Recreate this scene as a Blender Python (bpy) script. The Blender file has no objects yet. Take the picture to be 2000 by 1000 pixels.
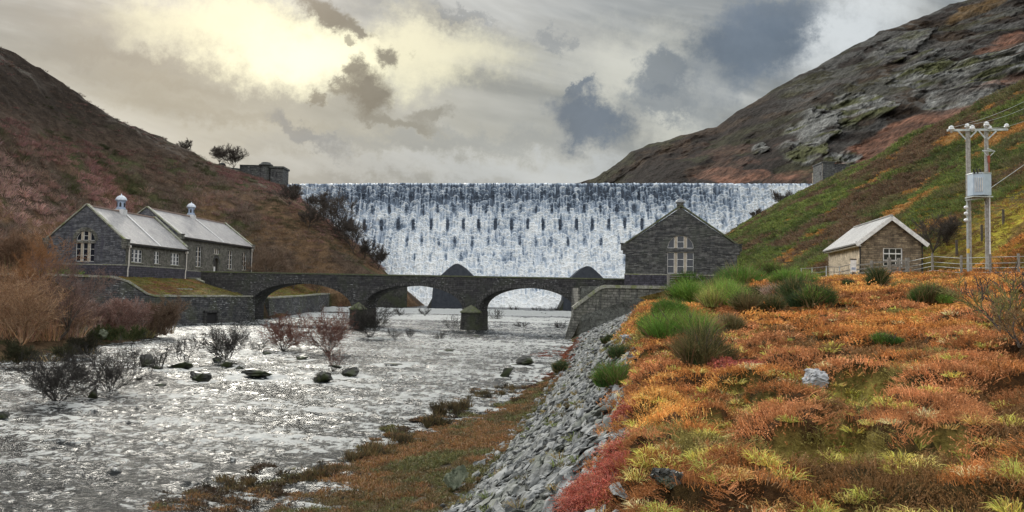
import bpy, bmesh, math, random
import numpy as np
from mathutils import Vector, Matrix, Euler
R = math.radians
random.seed(7); rng = np.random.default_rng(11)
scene = bpy.context.scene
col = scene.collection

# ------------------------------------------------------------------ camera
F_PX = 1570.0                       # focal length in pixels of the 2000 px wide photograph
cam_d = bpy.data.cameras.new("camera"); cam_d.sensor_width = 36.0; cam_d.lens = 36.0*F_PX/2000
cam_d.clip_start = 0.1; cam_d.clip_end = 6000
cam = bpy.data.objects.new("camera", cam_d); col.objects.link(cam); scene.camera = cam
CM = (Matrix.Rotation(R(90)+math.atan(71/F_PX), 3, 'X') @ Matrix.Rotation(R(1.1), 3, 'Z'))
cam.matrix_world = CM.to_4x4()
CMn = np.array(CM)

def P(px, py, D):
    """world point seen at pixel (px,py) at distance Y = D"""
    d = CM @ Vector(((px-1000)/F_PX, (500-py)/F_PX, -1.0))
    return d*(D/d.y)
def pix(x, y, z):
    v = np.stack(np.broadcast_arrays(x, y, z), -1) @ CMn
    return 1000+F_PX*v[..., 0]/-v[..., 2], 500-F_PX*v[..., 1]/-v[..., 2]

# ------------------------------------------------------------------ light
SUN_AZ, SUN_EL = R(-24), R(27)
sd = bpy.data.lights.new("sun", 'SUN'); sd.energy = 1.5; sd.angle = R(12); sd.color = (1.0, .95, .84)
so = bpy.data.objects.new("sun", sd); col.objects.link(so)
sdir = Vector((math.sin(SUN_AZ)*math.cos(SUN_EL), math.cos(SUN_AZ)*math.cos(SUN_EL), math.sin(SUN_EL)))
so.rotation_euler = sdir.to_track_quat('Z', 'Y').to_euler()
vs = scene.view_settings; vs.view_transform = 'Standard'; vs.look = 'None'; vs.gamma = 1; vs.use_curve_mapping = False
vs.exposure = 0.8
scene.cycles.max_bounces = 6

class NT:
    """tiny node-tree builder"""
    def __init__(s, tree): s.t = tree; s.n = tree.nodes; s.l = tree.links
    def new(s, typ, **kw):
        n = s.n.new(typ)
        for k, v in kw.items(): setattr(n, k, v)
        return n
    def put(s, sock, v):
        if hasattr(v, 'is_linked'): s.l.new(v, sock)
        elif v is not None: sock.default_value = v
    def m(s, op, a, b=None, c=None, clamp=False):
        n = s.new('ShaderNodeMath', operation=op); n.use_clamp = clamp
        s.put(n.inputs[0], a)
        if b is not None: s.put(n.inputs[1], b)
        if c is not None: s.put(n.inputs[2], c)
        return n.outputs[0]
    def vm(s, op, a, b=None):
        n = s.new('ShaderNodeVectorMath', operation=op); s.put(n.inputs[0], a)
        if b is not None: s.put(n.inputs[1], b)
        return n.outputs[0]
    def mix(s, f, a, b, blend='MIX'):
        n = s.new('ShaderNodeMix', data_type='RGBA', blend_type=blend)
        s.put(n.inputs[0], f); s.put(n.inputs[6], a); s.put(n.inputs[7], b)
        return n.outputs[2]
    def noise(s, vec, scale, detail=4, rough=.55, dist=0.0, color=False):
        n = s.new('ShaderNodeTexNoise'); s.put(n.inputs['Vector'], vec)
        n.inputs['Scale'].default_value = scale; n.inputs['Detail'].default_value = detail
        n.inputs['Roughness'].default_value = rough; n.inputs['Distortion'].default_value = dist
        return n.outputs[1 if color else 0]
    def ss(s, v, lo, hi, a=0.0, b=1.0):
        n = s.new('ShaderNodeMapRange', interpolation_type='SMOOTHSTEP'); s.put(n.inputs[0], v)
        n.inputs[1].default_value = lo; n.inputs[2].default_value = hi
        n.inputs[3].default_value = a; n.inputs[4].default_value = b
        return n.outputs[0]
    def xyz(s, x, y, z):
        n = s.new('ShaderNodeCombineXYZ'); s.put(n.inputs[0], x); s.put(n.inputs[1], y); s.put(n.inputs[2], z)
        return n.outputs[0]
def c4(r, g=None, b=None):
    if g is None: r, g, b = r
    return (r, g, b, 1.0)

# ------------------------------------------------------------------ sky
def build_sky():
    w = bpy.data.worlds.new("World"); scene.world = w; w.use_nodes = True
    T = NT(w.node_tree); T.n.clear()
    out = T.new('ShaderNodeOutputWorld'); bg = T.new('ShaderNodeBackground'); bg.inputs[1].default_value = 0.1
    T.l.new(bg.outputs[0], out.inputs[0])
    sky = T.new('ShaderNodeTexSky', sky_type='NISHITA'); sky.sun_disc = False
    sky.sun_elevation = SUN_EL; sky.sun_rotation = SUN_AZ; sky.air_density = 1.5; sky.dust_density = 3
    tc = T.new('ShaderNodeTexCoord').outputs['Generated']
    sp = T.new('ShaderNodeSeparateXYZ'); T.l.new(tc, sp.inputs[0]); X, Y, Z = sp.outputs
    yy = T.m('MAXIMUM', Y, 0.12)
    U = T.m('DIVIDE', X, yy); V = T.m('DIVIDE', Z, yy)
    uv = T.xyz(U, V, 0.0)
    stretch = T.xyz(U, T.m('MULTIPLY', T.m('ADD', V, T.m('MULTIPLY', U, .22)), 4.0), 0.0)
    n_big = T.noise(stretch, 2.2, 5, .55, .3)
    n_mid = T.noise(stretch, 6.0, 6, .6, .4)
    warpc = T.mix(.33, T.noise(uv, 9.0, 7, .7, 0, True), T.noise(uv, 30.0, 6, .7, 0, True))
    # layered overcast: pale and slate greys in slanted bands
    base = T.mix(T.ss(n_big, .38, .64), c4(.20, .225, .24), c4(.56, .575, .56))
    base = T.mix(T.ss(n_mid, .35, .7, 0, .35), base, c4(.27, .27, .25))
    # lighter towards the horizon
    base = T.mix(T.ss(V, .0, .17, .6, 0), base, c4(.52, .565, .60))
    def warped(amt):
        n = T.new('ShaderNodeVectorMath', operation='SCALE'); T.l.new(T.vm('SUBTRACT', warpc, (.5, .5, .5)), n.inputs[0]); n.inputs[3].default_value = amt
        return T.vm('ADD', uv, n.outputs[0])
    wA, wB = warped(.13), warped(.19)
    def blob(src, px, py, rx, ry, ang, lo, hi):
        d = P(px, py, 1.0)
        mp = T.new('ShaderNodeMapping', vector_type='TEXTURE'); T.l.new(src, mp.inputs[0])
        mp.inputs['Location'].default_value = (d.x, d.z, 0); mp.inputs['Rotation'].default_value = (0, 0, R(ang))
        mp.inputs['Scale'].default_value = (rx/F_PX, ry/F_PX, 1)
        L = T.new('ShaderNodeVectorMath', operation='LENGTH'); T.l.new(mp.outputs[0], L.inputs[0])
        return T.ss(L.outputs[1], lo, hi, 1, 0)
    c = base
    # warm olive veil around the bright patch, then the glow of the sun behind thin cloud
    c = T.mix(T.m('MULTIPLY', blob(wB, 560, 190, 760, 190, -4, .2, 1.1), .5), c, T.mix(n_mid, c4(.24, .24, .205), c4(.52, .515, .43)))
    c = T.mix(T.m('MULTIPLY', blob(wB, 420, 215, 330, 32, -8, .0, 1.2), .5), c, c4(.19, .19, .165))
    c = T.mix(T.m('MULTIPLY', blob(wB, 240, 105, 230, 34, -8, .0, 1.2), .6), c, c4(.17, .175, .17))
    c = T.mix(T.m('MULTIPLY', blob(wB, 120, 30, 330, 34, -4, .0, 1.3), .5), c, c4(.24, .25, .25))
    c = T.mix(T.m('MULTIPLY', blob(wB, 560, 80, 400, 95, -9, .3, 1.1), .95), c, c4(.92, .90, .64))
    c = T.mix(T.m('MULTIPLY', blob(wB, 850, 85, 240, 85, -8, .1, 1.15), .8), c, c4(.90, .86, .62))
    c = T.mix(T.m('MULTIPLY', blob(wA, 600, 110, 190, 80, 0, .0, 1.2), 1.0), c, c4(1.12, 1.09, .80))
    c = T.mix(T.m('MULTIPLY', blob(wB, 880, 20, 130, 26, 0, .1, 1.2), .5), c, c4(.30, .29, .25))
    # pale openings on the right
    c = T.mix(T.m('MULTIPLY', blob(wB, 1240, 130, 190, 110, 0, .1, 1.2), .75), c, c4(.66, .66, .58))
    c = T.mix(T.m('MULTIPLY', blob(wB, 1660, 60, 190, 100, 30, .1, 1.2), .85), c, c4(.76, .80, .82))
    c = T.mix(T.m('MULTIPLY', blob(wB, 1330, 240, 120, 70, 20, .1, 1.2), .6), c, c4(.72, .72, .64))
    c = T.mix(T.m('MULTIPLY', blob(wB, 1000, 335, 600, 40, 0, .1, 1.2), .5), c, c4(.56, .60, .63))
    c = T.mix(T.m('MULTIPLY', blob(wB, 330, 160, 260, 26, -8, .0, 1.2), .55), c, c4(.20, .20, .18))
    c = T.mix(T.m('MULTIPLY', blob(wB, 830, 280, 460, 32, 2, .0, 1.2), .6), c, c4(.25, .28, .30))
    # dark and slate-blue clouds
    dark = T.mix(T.noise(uv, 20, 5, .6), c4(.05, .05, .048), c4(.20, .20, .175))
    slate = T.mix(T.noise(uv, 12, 5, .6), c4(.06, .09, .13), c4(.18, .23, .30))
    for (px, py, rx, ry, a, k) in [(640, 15, 75, 26, -25, .9), (700, 45, 40, 16, -30, .8), (770, 112, 30, 24, 0, .8), (690, 130, 26, 26, 0, .8),
                                   (715, 180, 50, 46, -20, .95), (670, 172, 26, 16, 0, .7), (620, 185, 18, 14, -40, .7), (775, 240, 90, 14, -10, .5), (677, 72, 16, 9, 0, .6), (840, 225, 40, 18, 0, .5)]:
        c = T.mix(T.m('MULTIPLY', blob(wA, px, py, rx*1.25, ry*1.25, a, .4, 1.06), min(1, k*1.15)), c, dark)
    for (px, py, rx, ry, a, k) in [(1145, 225, 88, 60, -12, .97), (1120, 165, 34, 18, 20, .8), (1300, 130, 60, 50, 10, .7), (1290, 190, 70, 40, 0, .55),
                                   (1470, 80, 120, 105, 20, .85), (1520, 20, 120, 40, 0, .7), (610, 265, 95, 26, -35, .55), (1380, 170, 60, 90, 0, .4), (900, 10, 60, 14, 0, .4), (1090, 75, 30, 25, 0, .35)]:
        c = T.mix(T.m('MULTIPLY', blob(wB, px, py, rx*1.2, ry*1.2, a, .4, 1.05), min(1, k*1.1)), c, slate)
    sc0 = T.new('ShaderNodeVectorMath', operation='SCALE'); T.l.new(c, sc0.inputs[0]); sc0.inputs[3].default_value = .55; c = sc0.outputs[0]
    # unseen sky overhead and behind the viewer, brightened to light the foreground
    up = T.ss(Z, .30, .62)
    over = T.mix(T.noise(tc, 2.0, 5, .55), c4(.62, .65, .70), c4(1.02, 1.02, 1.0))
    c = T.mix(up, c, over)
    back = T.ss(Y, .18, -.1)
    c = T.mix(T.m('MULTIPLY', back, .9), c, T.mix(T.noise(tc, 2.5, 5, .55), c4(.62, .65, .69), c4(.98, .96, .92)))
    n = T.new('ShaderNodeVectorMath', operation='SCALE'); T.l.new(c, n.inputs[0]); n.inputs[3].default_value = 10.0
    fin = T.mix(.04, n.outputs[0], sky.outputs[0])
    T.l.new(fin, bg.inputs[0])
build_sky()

# ------------------------------------------------------------------ helpers
def fade(t): return t*t*t*(t*(t*6-15)+10)
_perm = np.random.default_rng(3).random((256, 256)).astype(np.float32)*2-1
def vnoise(x, y, s=0):
    x = np.asarray(x, float)+s*17.31; y = np.asarray(y, float)+s*9.77
    xi = np.floor(x).astype(int); yi = np.floor(y).astype(int); fx = fade(x-xi); fy = fade(y-yi)
    a = _perm[xi & 255, yi & 255]; b = _perm[(xi+1) & 255, yi & 255]; c = _perm[xi & 255, (yi+1) & 255]; d = _perm[(xi+1) & 255, (yi+1) & 255]
    return (a*(1-fx)+b*fx)*(1-fy)+(c*(1-fx)+d*fx)*fy
def fbm(x, y, o=5, s=0, g=.5):
    t = 0; a = 1; n = 0
    for i in range(o):
        t = t+a*vnoise(x, y, s+i*3.1); n += a; a *= g; x = x*2.03; y = y*2.03
    return t/n
def ridged(x, y, o=4, s=0):
    t = 0; a = 1; n = 0
    for i in range(o):
        t = t+a*(1-2*np.abs(vnoise(x, y, s+i*5.3))); n += a; a *= .5; x = x*2.1; y = y*2.1
    return t/n
def sst(v, lo, hi): t = np.clip((v-lo)/(hi-lo), 0, 1); return t*t*(3-2*t)

def tag(o, label=None, cat=None, group=None, kind=None):
    if label: o['label'] = label
    if cat: o['category'] = cat
    if group: o['group'] = group
    if kind: o['kind'] = kind
    return o
def link(name, me, mat=None, parent=None):
    o = bpy.data.objects.new(name, me); col.objects.link(o)
    if mat is not None and me is not None: me.materials.append(mat)
    if parent is not None: o.parent = parent
    return o
def empty(name, loc=(0, 0, 0), rz=0.0, label=None, cat=None, group=None):
    o = bpy.data.objects.new(name, None); o.empty_display_size = .5; col.objects.link(o); o.location = loc; o.rotation_euler = (0, 0, rz)
    return tag(o, label, cat, group)
def npdata(name, V, F, colr=None, smooth=False, uv=None):
    me = bpy.data.meshes.new(name); V = np.ascontiguousarray(V, np.float32); F = np.ascontiguousarray(F, np.int32)
    k = F.shape[1]; me.vertices.add(len(V)); me.vertices.foreach_set('co', V.ravel())
    me.loops.add(F.size); me.loops.foreach_set('vertex_index', F.ravel())
    me.polygons.add(len(F)); me.polygons.foreach_set('loop_start', np.arange(0, F.size, k, dtype=np.int32))
    if smooth: me.polygons.foreach_set('use_smooth', np.ones(len(F), bool))
    me.update(calc_edges=True)
    if colr is not None:
        a = me.attributes.new('Col', 'FLOAT_COLOR', 'POINT'); C = np.ones((len(V), 4), np.float32); C[:, :colr.shape[1]] = colr
        a.data.foreach_set('color', C.ravel())
    return me
def npobj(name, V, F, mat, parent=None, colr=None, smooth=False):
    return link(name, npdata(name, V, F, colr, smooth), mat, parent)
def gridF(nr, nc):
    i = np.arange(nr-1)[:, None]*nc+np.arange(nc-1)[None, :]
    return np.stack([i, i+1, i+nc+1, i+nc], -1).reshape(-1, 4)
def boxuv(me):
    """UVs in metres: horizontal run and height of each face"""
    uvl = me.uv_layers.new(name='UVMap')
    for p in me.polygons:
        n = p.normal
        h = Vector((-n.y, n.x, 0))
        if h.length < .15: a, b = Vector((1, 0, 0)), Vector((0, 1, 0))
        else: a = h.normalized(); b = n.cross(a).normalized(); b = b if b.z > 0 else -b
        for li in p.loop_indices:
            v = me.vertices[me.loops[li].vertex_index].co
            uvl.data[li].uv = (v.dot(a), v.dot(b))
class MB:
    def __init__(s): s.v = []; s.f = []
    def add(s, vs, fs):
        k = len(s.v); s.v += [tuple(v) for v in vs]; s.f += [tuple(i+k for i in f) for f in fs]; return s
    def box(s, x0, x1, y0, y1, z0, z1):
        return s.add([(x0, y0, z0), (x1, y0, z0), (x1, y1, z0), (x0, y1, z0), (x0, y0, z1), (x1, y0, z1), (x1, y1, z1), (x0, y1, z1)],
                     [(0, 3, 2, 1), (4, 5, 6, 7), (0, 1, 5, 4), (1, 2, 6, 5), (2, 3, 7, 6), (3, 0, 4, 7)])
    def beam(s, p, q, w, h, up=(0, 0, 1)):
        p, q = Vector(p), Vector(q); d = (q-p).normalized(); u = Vector(up)
        r = d.cross(u); r = r.normalized() if r.length > 1e-3 else Vector((1, 0, 0)); u = r.cross(d).normalized(); r = r*w/2; u = u*h/2
        return s.add([p-r-u, p+r-u, p+r+u, p-r+u, q-r-u, q+r-u, q+r+u, q-r+u], [(0, 3, 2, 1), (4, 5, 6, 7), (0, 1, 5, 4), (1, 2, 6, 5), (2, 3, 7, 6), (3, 0, 4, 7)])
    def tube(s, p, q, r0, r1=None, n=8, caps=True):
        r1 = r0 if r1 is None else r1; p, q = Vector(p), Vector(q); d = (q-p).normalized()
        a = d.cross(Vector((0, 0, 1))); a = a.normalized() if a.length > 1e-3 else Vector((1, 0, 0)); b = d.cross(a)
        vs = [c+(a*math.cos(t)+b*math.sin(t))*r for c, r in ((p, r0), (q, r1)) for t in [2*math.pi*i/n for i in range(n)]]
        fs = [(i, n+i, n+(i+1) % n, (i+1) % n) for i in range(n)]
        if caps: fs += [tuple(range(n)), tuple(range(2*n-1, n-1, -1))]
        return s.add(vs, fs)
    def lathe(s, c, prof, n=14):
        c = Vector(c); k = len(prof); vs = [(c.x+r*math.cos(2*math.pi*i/n), c.y+r*math.sin(2*math.pi*i/n), c.z+z) for (r, z) in prof for i in range(n)]
        fs = [(j*n+i, j*n+(i+1) % n, (j+1)*n+(i+1) % n, (j+1)*n+i) for j in range(k-1) for i in range(n)]
        fs += [tuple(range(n-1, -1, -1)), tuple((k-1)*n+i for i in range(n))]
        return s.add(vs, fs)
    def data(s, name, uv=True, smooth=False):
        me = bpy.data.meshes.new(name); me.from_pydata(s.v, [], s.f); me.update()
        if uv: boxuv(me)
        if smooth:
            for p in me.polygons: p.use_smooth = True
        return me
    def build(s, name, mat, parent=None, smooth=False): return link(name, s.data(name, True, smooth), mat, parent)
def panel(outline, holes, thick, frame=None):
    """a wall with real openings: outline and holes are lists of (x, z); returns mesh in the x-z plane, y from 0 to thick"""
    cu = bpy.data.curves.new('wall_outline', 'CURVE'); cu.dimensions = '2D'; cu.fill_mode = 'BOTH'; cu.extrude = thick/2
    for poly in [outline]+list(holes):
        sp = cu.splines.new('POLY'); sp.points.add(len(poly)-1); sp.use_cyclic_u = True
        for i, (a, b) in enumerate(poly): sp.points[i].co = (a, b, 0, 1)
    o = bpy.data.objects.new('wall_outline', cu)
    me = bpy.data.meshes.new_from_object(o); bpy.data.objects.remove(o); bpy.data.curves.remove(cu)
    me.transform(Matrix(((1, 0, 0, 0), (0, 0, 1, thick/2), (0, 1, 0, 0), (0, 0, 0, 1)))); 
    bm = bmesh.new(); bm.from_mesh(me); bmesh.ops.remove_doubles(bm, verts=bm.verts, dist=1e-4); bmesh.ops.recalc_face_normals(bm, faces=bm.faces); bm.to_mesh(me); bm.free()
    if frame is not None: me.transform(frame)
    me.update()
    for l in list(me.uv_layers): me.uv_layers.remove(l)
    boxuv(me); return me
def join(meshes, name):
    bm = bmesh.new()
    for m in meshes: bm.from_mesh(m)
    me = bpy.data.meshes.new(name); bm.to_mesh(me); bm.free()
    for l in list(me.uv_layers): me.uv_layers.remove(l)
    me.update(); boxuv(me); return me

# ------------------------------------------------------------------ materials
def newmat(name):
    m = bpy.data.materials.new(name); m.use_nodes = True; T = NT(m.node_tree); b = T.n['Principled BSDF']; return m, T, b
def bump(T, b, h, strength, dist=.05):
    n = T.new('ShaderNodeBump'); n.inputs['Strength'].default_value = strength; n.inputs['Distance'].default_value = dist
    T.l.new(h, n.inputs['Height']); T.l.new(n.outputs[0], b.inputs['Normal'])
def stone(name, c1, c2, cm, course=.16, length=.6, moss=None, moss_amt=.5, streak=None, b_str=.8, white=0.0):
    m, T, b = newmat(name)
    uv = T.new('ShaderNodeUVMap').outputs[0]; ob = T.new('ShaderNodeTexCoord').outputs['Object']
    w = T.noise(uv, 1.6, 3, .5, 0, True)
    sc = T.new('ShaderNodeVectorMath', operation='SCALE'); T.l.new(T.vm('SUBTRACT', w, (.5, .5, .5)), sc.inputs[0]); sc.inputs[3].default_value = course*.7
    wuv = T.vm('ADD', uv, sc.outputs[0])
    br = T.new('ShaderNodeTexBrick'); T.l.new(wuv, br.inputs['Vector']); br.inputs['Scale'].default_value = 1
    br.inputs['Brick Width'].default_value = length; br.inputs['Row Height'].default_value = course; br.inputs['Mortar Size'].default_value = course*.09
    br.inputs['Mortar Smooth'].default_value = .3; br.inputs['Bias'].default_value = -.1; br.offset_frequency = 2; br.offset = .43; br.squash = 1.4; br.squash_frequency = 3
    br.inputs['Color1'].default_value = c4(c1); br.inputs['Color2'].default_value = c4(c2); br.inputs['Mortar'].default_value = c4(cm)
    c = br.outputs[0]
    big = T.noise(ob, .35, 5, .6); fine = T.noise(ob, 9, 4, .6); mid = T.noise(ob, 2.0, 4, .65)
    c = T.mix(1.0, c, T.mix(T.ss(mid, .25, .75), c4(.45, .45, .45), c4(1.6, 1.6, 1.6)), 'MULTIPLY')
    c = T.mix(1.0, c, T.mix(fine, c4(.6, .6, .6), c4(1.4, 1.4, 1.4)), 'MULTIPLY')
    if moss: c = T.mix(T.m('MULTIPLY', T.ss(big, .45, .65), moss_amt), c, c4(moss))
    if streak:
        stc = T.noise(T.vm('MULTIPLY', ob, (1.2, 1.2, .12)), 1.0, 4, .6)
        c = T.mix(T.ss(stc, .5, .68, 0, .75), c, c4(streak))
    if white:
        wn = T.noise(T.vm('MULTIPLY', ob, (1.5, 1.5, 6)), 1.0, 4, .6); wn2 = T.noise(ob, .22, 3, .5)
        c = T.mix(T.m('MULTIPLY', T.ss(wn, .58, .64), T.m('MULTIPLY', T.ss(wn2, .45, .6), white)), c, c4(.5, .52, .52))
    T.l.new(c, b.inputs['Base Color']); b.inputs['Roughness'].default_value = .85
    h = T.m('ADD', T.m('MULTIPLY', br.outputs[1], -1.0), T.m('MULTIPLY', fine, 1.2))
    bump(T, b, h, b_str, .05); return m
def rough(name, c1, c2, scale=3, r=.85, b_str=.4, spec=.3, c3=None, metallic=0):
    m, T, b = newmat(name); ob = T.new('ShaderNodeTexCoord').outputs['Object']
    n = T.noise(ob, scale, 6, .6); n2 = T.noise(ob, scale*.23, 4, .6)
    c = T.mix(T.ss(n, .3, .7), c4(c1), c4(c2))
    if c3: c = T.mix(T.ss(n2, .5, .62), c, c4(c3))
    T.l.new(c, b.inputs['Base Color']); b.inputs['Roughness'].default_value = r; b.inputs['Specular IOR Level'].default_value = spec; b.inputs['Metallic'].default_value = metallic
    bump(T, b, n, b_str, .2/scale); return m
def slate(name, c1, c2):
    m, T, b = newmat(name); uv = T.new('ShaderNodeUVMap').outputs[0]; ob = T.new('ShaderNodeTexCoord').outputs['Object']
    br = T.new('ShaderNodeTexBrick'); T.l.new(uv, br.inputs['Vector']); br.inputs['Scale'].default_value = 1
    br.inputs['Brick Width'].default_value = .3; br.inputs['Row Height'].default_value = .24; br.inputs['Mortar Size'].default_value = .012
    br.inputs['Color1'].default_value = c4(c1); br.inputs['Color2'].default_value = c4(c2); br.inputs['Mortar'].default_value = c4(.08, .08, .09)
    n = T.noise(ob, .8, 5, .65); c = T.mix(T.ss(n, .5, .68, 0, .7), br.outputs[0], c4(.42, .40, .37))
    n3 = T.noise(ob, .33, 4, .6); c = T.mix(T.ss(n3, .5, .7, 0, .45), c, c4(.12, .11, .12))
    c = T.mix(1.0, c, T.mix(T.noise(ob, 7, 3, .6), c4(.65, .65, .65), c4(1.35, 1.35, 1.35)), 'MULTIPLY')
    T.l.new(c, b.inputs['Base Color']); b.inputs['Roughness'].default_value = .42; b.inputs['Specular IOR Level'].default_value = .6
    bump(T, b, T.m('MULTIPLY', br.outputs[1], -1.0), .5, .02); return m
def plain(name, c, r=.5, spec=.5, metallic=0):
    m, T, b = newmat(name); ob = T.new('ShaderNodeTexCoord').outputs['Object']
    n = T.noise(ob, 4, 5, .6); k = T.mix(T.ss(n, .3, .75), c4([v*.75 for v in c]), c4([min(1, v*1.1) for v in c]))
    T.l.new(k, b.inputs['Base Color']); b.inputs['Roughness'].default_value = r; b.inputs['Specular IOR Level'].default_value = spec; b.inputs['Metallic'].default_value = metallic; return m
def leafmat(name, transl=.35, var=.35, r=.7):
    """vegetation: the colour of each sprig is stored on it as an attribute"""
    m, T, b = newmat(name); a = T.new('ShaderNodeAttribute', attribute_name='Col').outputs[0]; ob = T.new('ShaderNodeTexCoord').outputs['Object']
    n = T.noise(ob, .6, 3, .6); c = T.mix(1.0, a, T.mix(n, c4([1-var]*3), c4([1+var]*3)), 'MULTIPLY')
    T.l.new(c, b.inputs['Base Color']); b.inputs['Roughness'].default_value = r; b.inputs['Specular IOR Level'].default_value = .25
    tr = T.new('ShaderNodeBsdfTranslucent'); T.l.new(c, tr.inputs[0]); mx = T.new('ShaderNodeMixShader'); mx.inputs[0].default_value = transl
    T.l.new(b.outputs[0], mx.inputs[1]); T.l.new(tr.outputs[0], mx.inputs[2]); T.l.new(mx.outputs[0], T.n['Material Output'].inputs[0]); return m
def terrain_mat(name):
    m, T, b = newmat(name); a = T.new('ShaderNodeAttribute', attribute_name='Col').outputs[0]; ob = T.new('ShaderNodeTexCoord').outputs['Object']
    n1 = T.noise(ob, .5, 8, .65); n2 = T.noise(ob, 3.0, 6, .7); n3 = T.noise(ob, 14, 4, .6)
    c = T.mix(1.0, a, T.mix(T.ss(n1, .3, .7), c4(.6, .58, .55), c4(1.4, 1.38, 1.35)), 'MULTIPLY')
    c = T.mix(1.0, c, T.mix(T.ss(n2, .3, .7), c4(.55, .55, .55), c4(1.5, 1.5, 1.45)), 'MULTIPLY')
    c = T.mix(1.0, c, T.mix(T.ss(n3, .3, .7), c4(.7, .7, .7), c4(1.3, 1.3, 1.3)), 'MULTIPLY')
    T.l.new(c, b.inputs['Base Color']); b.inputs['Roughness'].default_value = .95; b.inputs['Specular IOR Level'].default_value = .1
    bump(T, b, T.m('ADD', n2, T.m('MULTIPLY', n3, .4)), 1.0, .25); return m

M_wallL = stone('coursed_slate_stone', (.06, .065, .08), (.19, .195, .21), (.025, .025, .03), .15, .8, streak=(.06, .06, .085))
M_wallS = stone('warm_coursed_stone', (.12, .115, .10), (.20, .19, .165), (.05, .048, .045), .2, .5, moss=(.10, .11, .07), moss_amt=.3)
M_wallR = stone('dark_coursed_stone', (.040, .042, .046), (.165, .165, .16), (.018, .018, .02), .15, .7, moss=(.07, .085, .06), moss_amt=.35)
M_plinth = stone('dark_plinth_stone', (.05, .048, .065), (.085, .08, .10), (.02, .02, .025), .3, .8)
M_bridge = stone('dark_bridge_stone', (.035, .035, .038), (.075, .073, .072), (.015, .015, .016), .3, .8, moss=(.05, .06, .035), moss_amt=.4, white=.55)
M_pierst = stone('wet_pier_stone', (.035, .035, .033), (.07, .07, .06), (.012, .012, .012), .35, .9, moss=(.04, .05, .02), moss_amt=.7)
M_retain = stone('mossy_retaining_stone', (.05, .052, .058), (.12, .12, .12), (.018, .018, .02), .3, .75, moss=(.07, .08, .04), moss_amt=.5, white=.7)
M_wing = stone('weathered_block_stone', (.12, .12, .105), (.22, .215, .19), (.035, .035, .032), .36, .8, moss=(.12, .125, .09), moss_amt=.4, streak=(.04, .042, .042))
M_hutst = stone('hut_front_stone', (.16, .12, .08), (.33, .26, .17), (.09, .08, .065), .16, .45)
M_hutlit = stone('hut_side_sunlit_stone', (.42, .35, .25), (.50, .42, .31), (.30, .25, .19), .15, .4, b_str=.4)  # paler tone paints sunlight onto the left wall of the hut
M_ring = stone('arch_stone', (.055, .055, .055), (.10, .10, .095), (.02, .02, .02), .6, .4)
M_cope = rough('lichened_coping', (.20, .20, .16), (.38, .38, .33), 4, c3=(.20, .22, .11))
M_copeD = rough('dark_mossy_coping', (.07, .075, .05), (.14, .15, .10), 4, c3=(.10, .12, .05))
M_roofL = slate('pale_slate_roof', (.24, .235, .235), (.34, .33, .325))
M_roofD = slate('dark_slate_roof', (.10, .10, .11), (.16, .16, .17))
M_hutroof = slate('hut_slate_roof', (.36, .36, .35), (.46, .46, .45))
M_ridge = rough('ridge_tile', (.28, .20, .17), (.36, .28, .24), 3)
M_flash = plain('lead_flashing', (.72, .72, .72), .45)
M_white = plain('white_paint', (.82, .82, .80), .45)
M_pipe = plain('cream_pipe_paint', (.72, .68, .62), .45)
M_blue = plain('pale_blue_lead', (.36, .44, .58), .45)
M_dome = plain('pale_lead_dome', (.62, .68, .76), .4)
M_mull = plain('buff_stone_mullion', (.48, .42, .34), .8, .2)
M_glass, _T, _b = newmat('window_glass'); _b.inputs['Base Color'].default_value = c4(.015, .02, .03); _b.inputs['Roughness'].default_value = .08; _b.inputs['Specular IOR Level'].default_value = .6
M_door = plain('dark_door_paint', (.05, .045, .04), .6)
M_black = plain('black_iron', (.02, .02, .022), .6)
M_wood = rough('grey_weathered_wood', (.17, .16, .14), (.30, .29, .26), 8)
M_domeg = plain('weathered_lead_dome', (.26, .28, .30), .6)
M_woodD = rough('dark_post_wood', (.06, .05, .04), (.12, .10, .08), 8)
M_pole = rough('weathered_pole_wood', (.24, .23, .21), (.44, .43, .40), 6)
M_galv = plain('galvanised_steel', (.50, .55, .55), .45, .5, .3)
M_trans = rough('transformer_grey_paint', (.40, .50, .60), (.50, .60, .70), 2, .45, .05)
M_porc = plain('white_porcelain', (.85, .88, .9), .2)
M_rust = plain('red_oxide', (.35, .09, .05), .7)
M_bark = rough('bare_bark', (.060, .050, .042), (.13, .105, .085), 5); M_barkM = rough('slope_bark', (.045, .038, .032), (.10, .082, .068), 5)
M_barkD = rough('dark_wet_bark', (.022, .020, .018), (.05, .045, .04), 5)
M_leaf = leafmat('sprig_foliage', .25); M_heath = leafmat('heather_sprigs', .12, .4, .85); M_twig = leafmat('bare_twigs', .1, .3, .9)
M_rockW = rough('wet_dark_rock', (.016, .016, .014), (.045, .045, .035), 4, .45, .8, .5, c3=(.04, .05, .018))
M_rockP = rough('pale_grey_rock', (.26, .27, .28), (.46, .47, .47), 5, .8, .8, c3=(.17, .18, .19))
M_rockB = rough('crevassed_grey_rock', (.16, .165, .17), (.62, .63, .64), 7, .8, 1.0, c3=(.34, .35, .36))
M_rubble = rough('rubble_rock', (.045, .05, .05), (.31, .32, .315), 3.6, .8, 1.0, c3=(.14, .15, .13))
for _n in M_rubble.node_tree.nodes:
    if _n.type == 'TEX_COORD':
        _g = M_rubble.node_tree.nodes.new('ShaderNodeNewGeometry')
        for _l in list(_n.outputs['Object'].links): M_rubble.node_tree.links.new(_g.outputs['Position'], _l.to_socket)
M_rockG = rough('lichen_green_rock', (.10, .12, .08), (.22, .24, .17), 5, .85, .8)
M_terr = terrain_mat('rough_hill_ground')
M_birdw = plain('white_feathers', (.85, .84, .8), .8)
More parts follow.
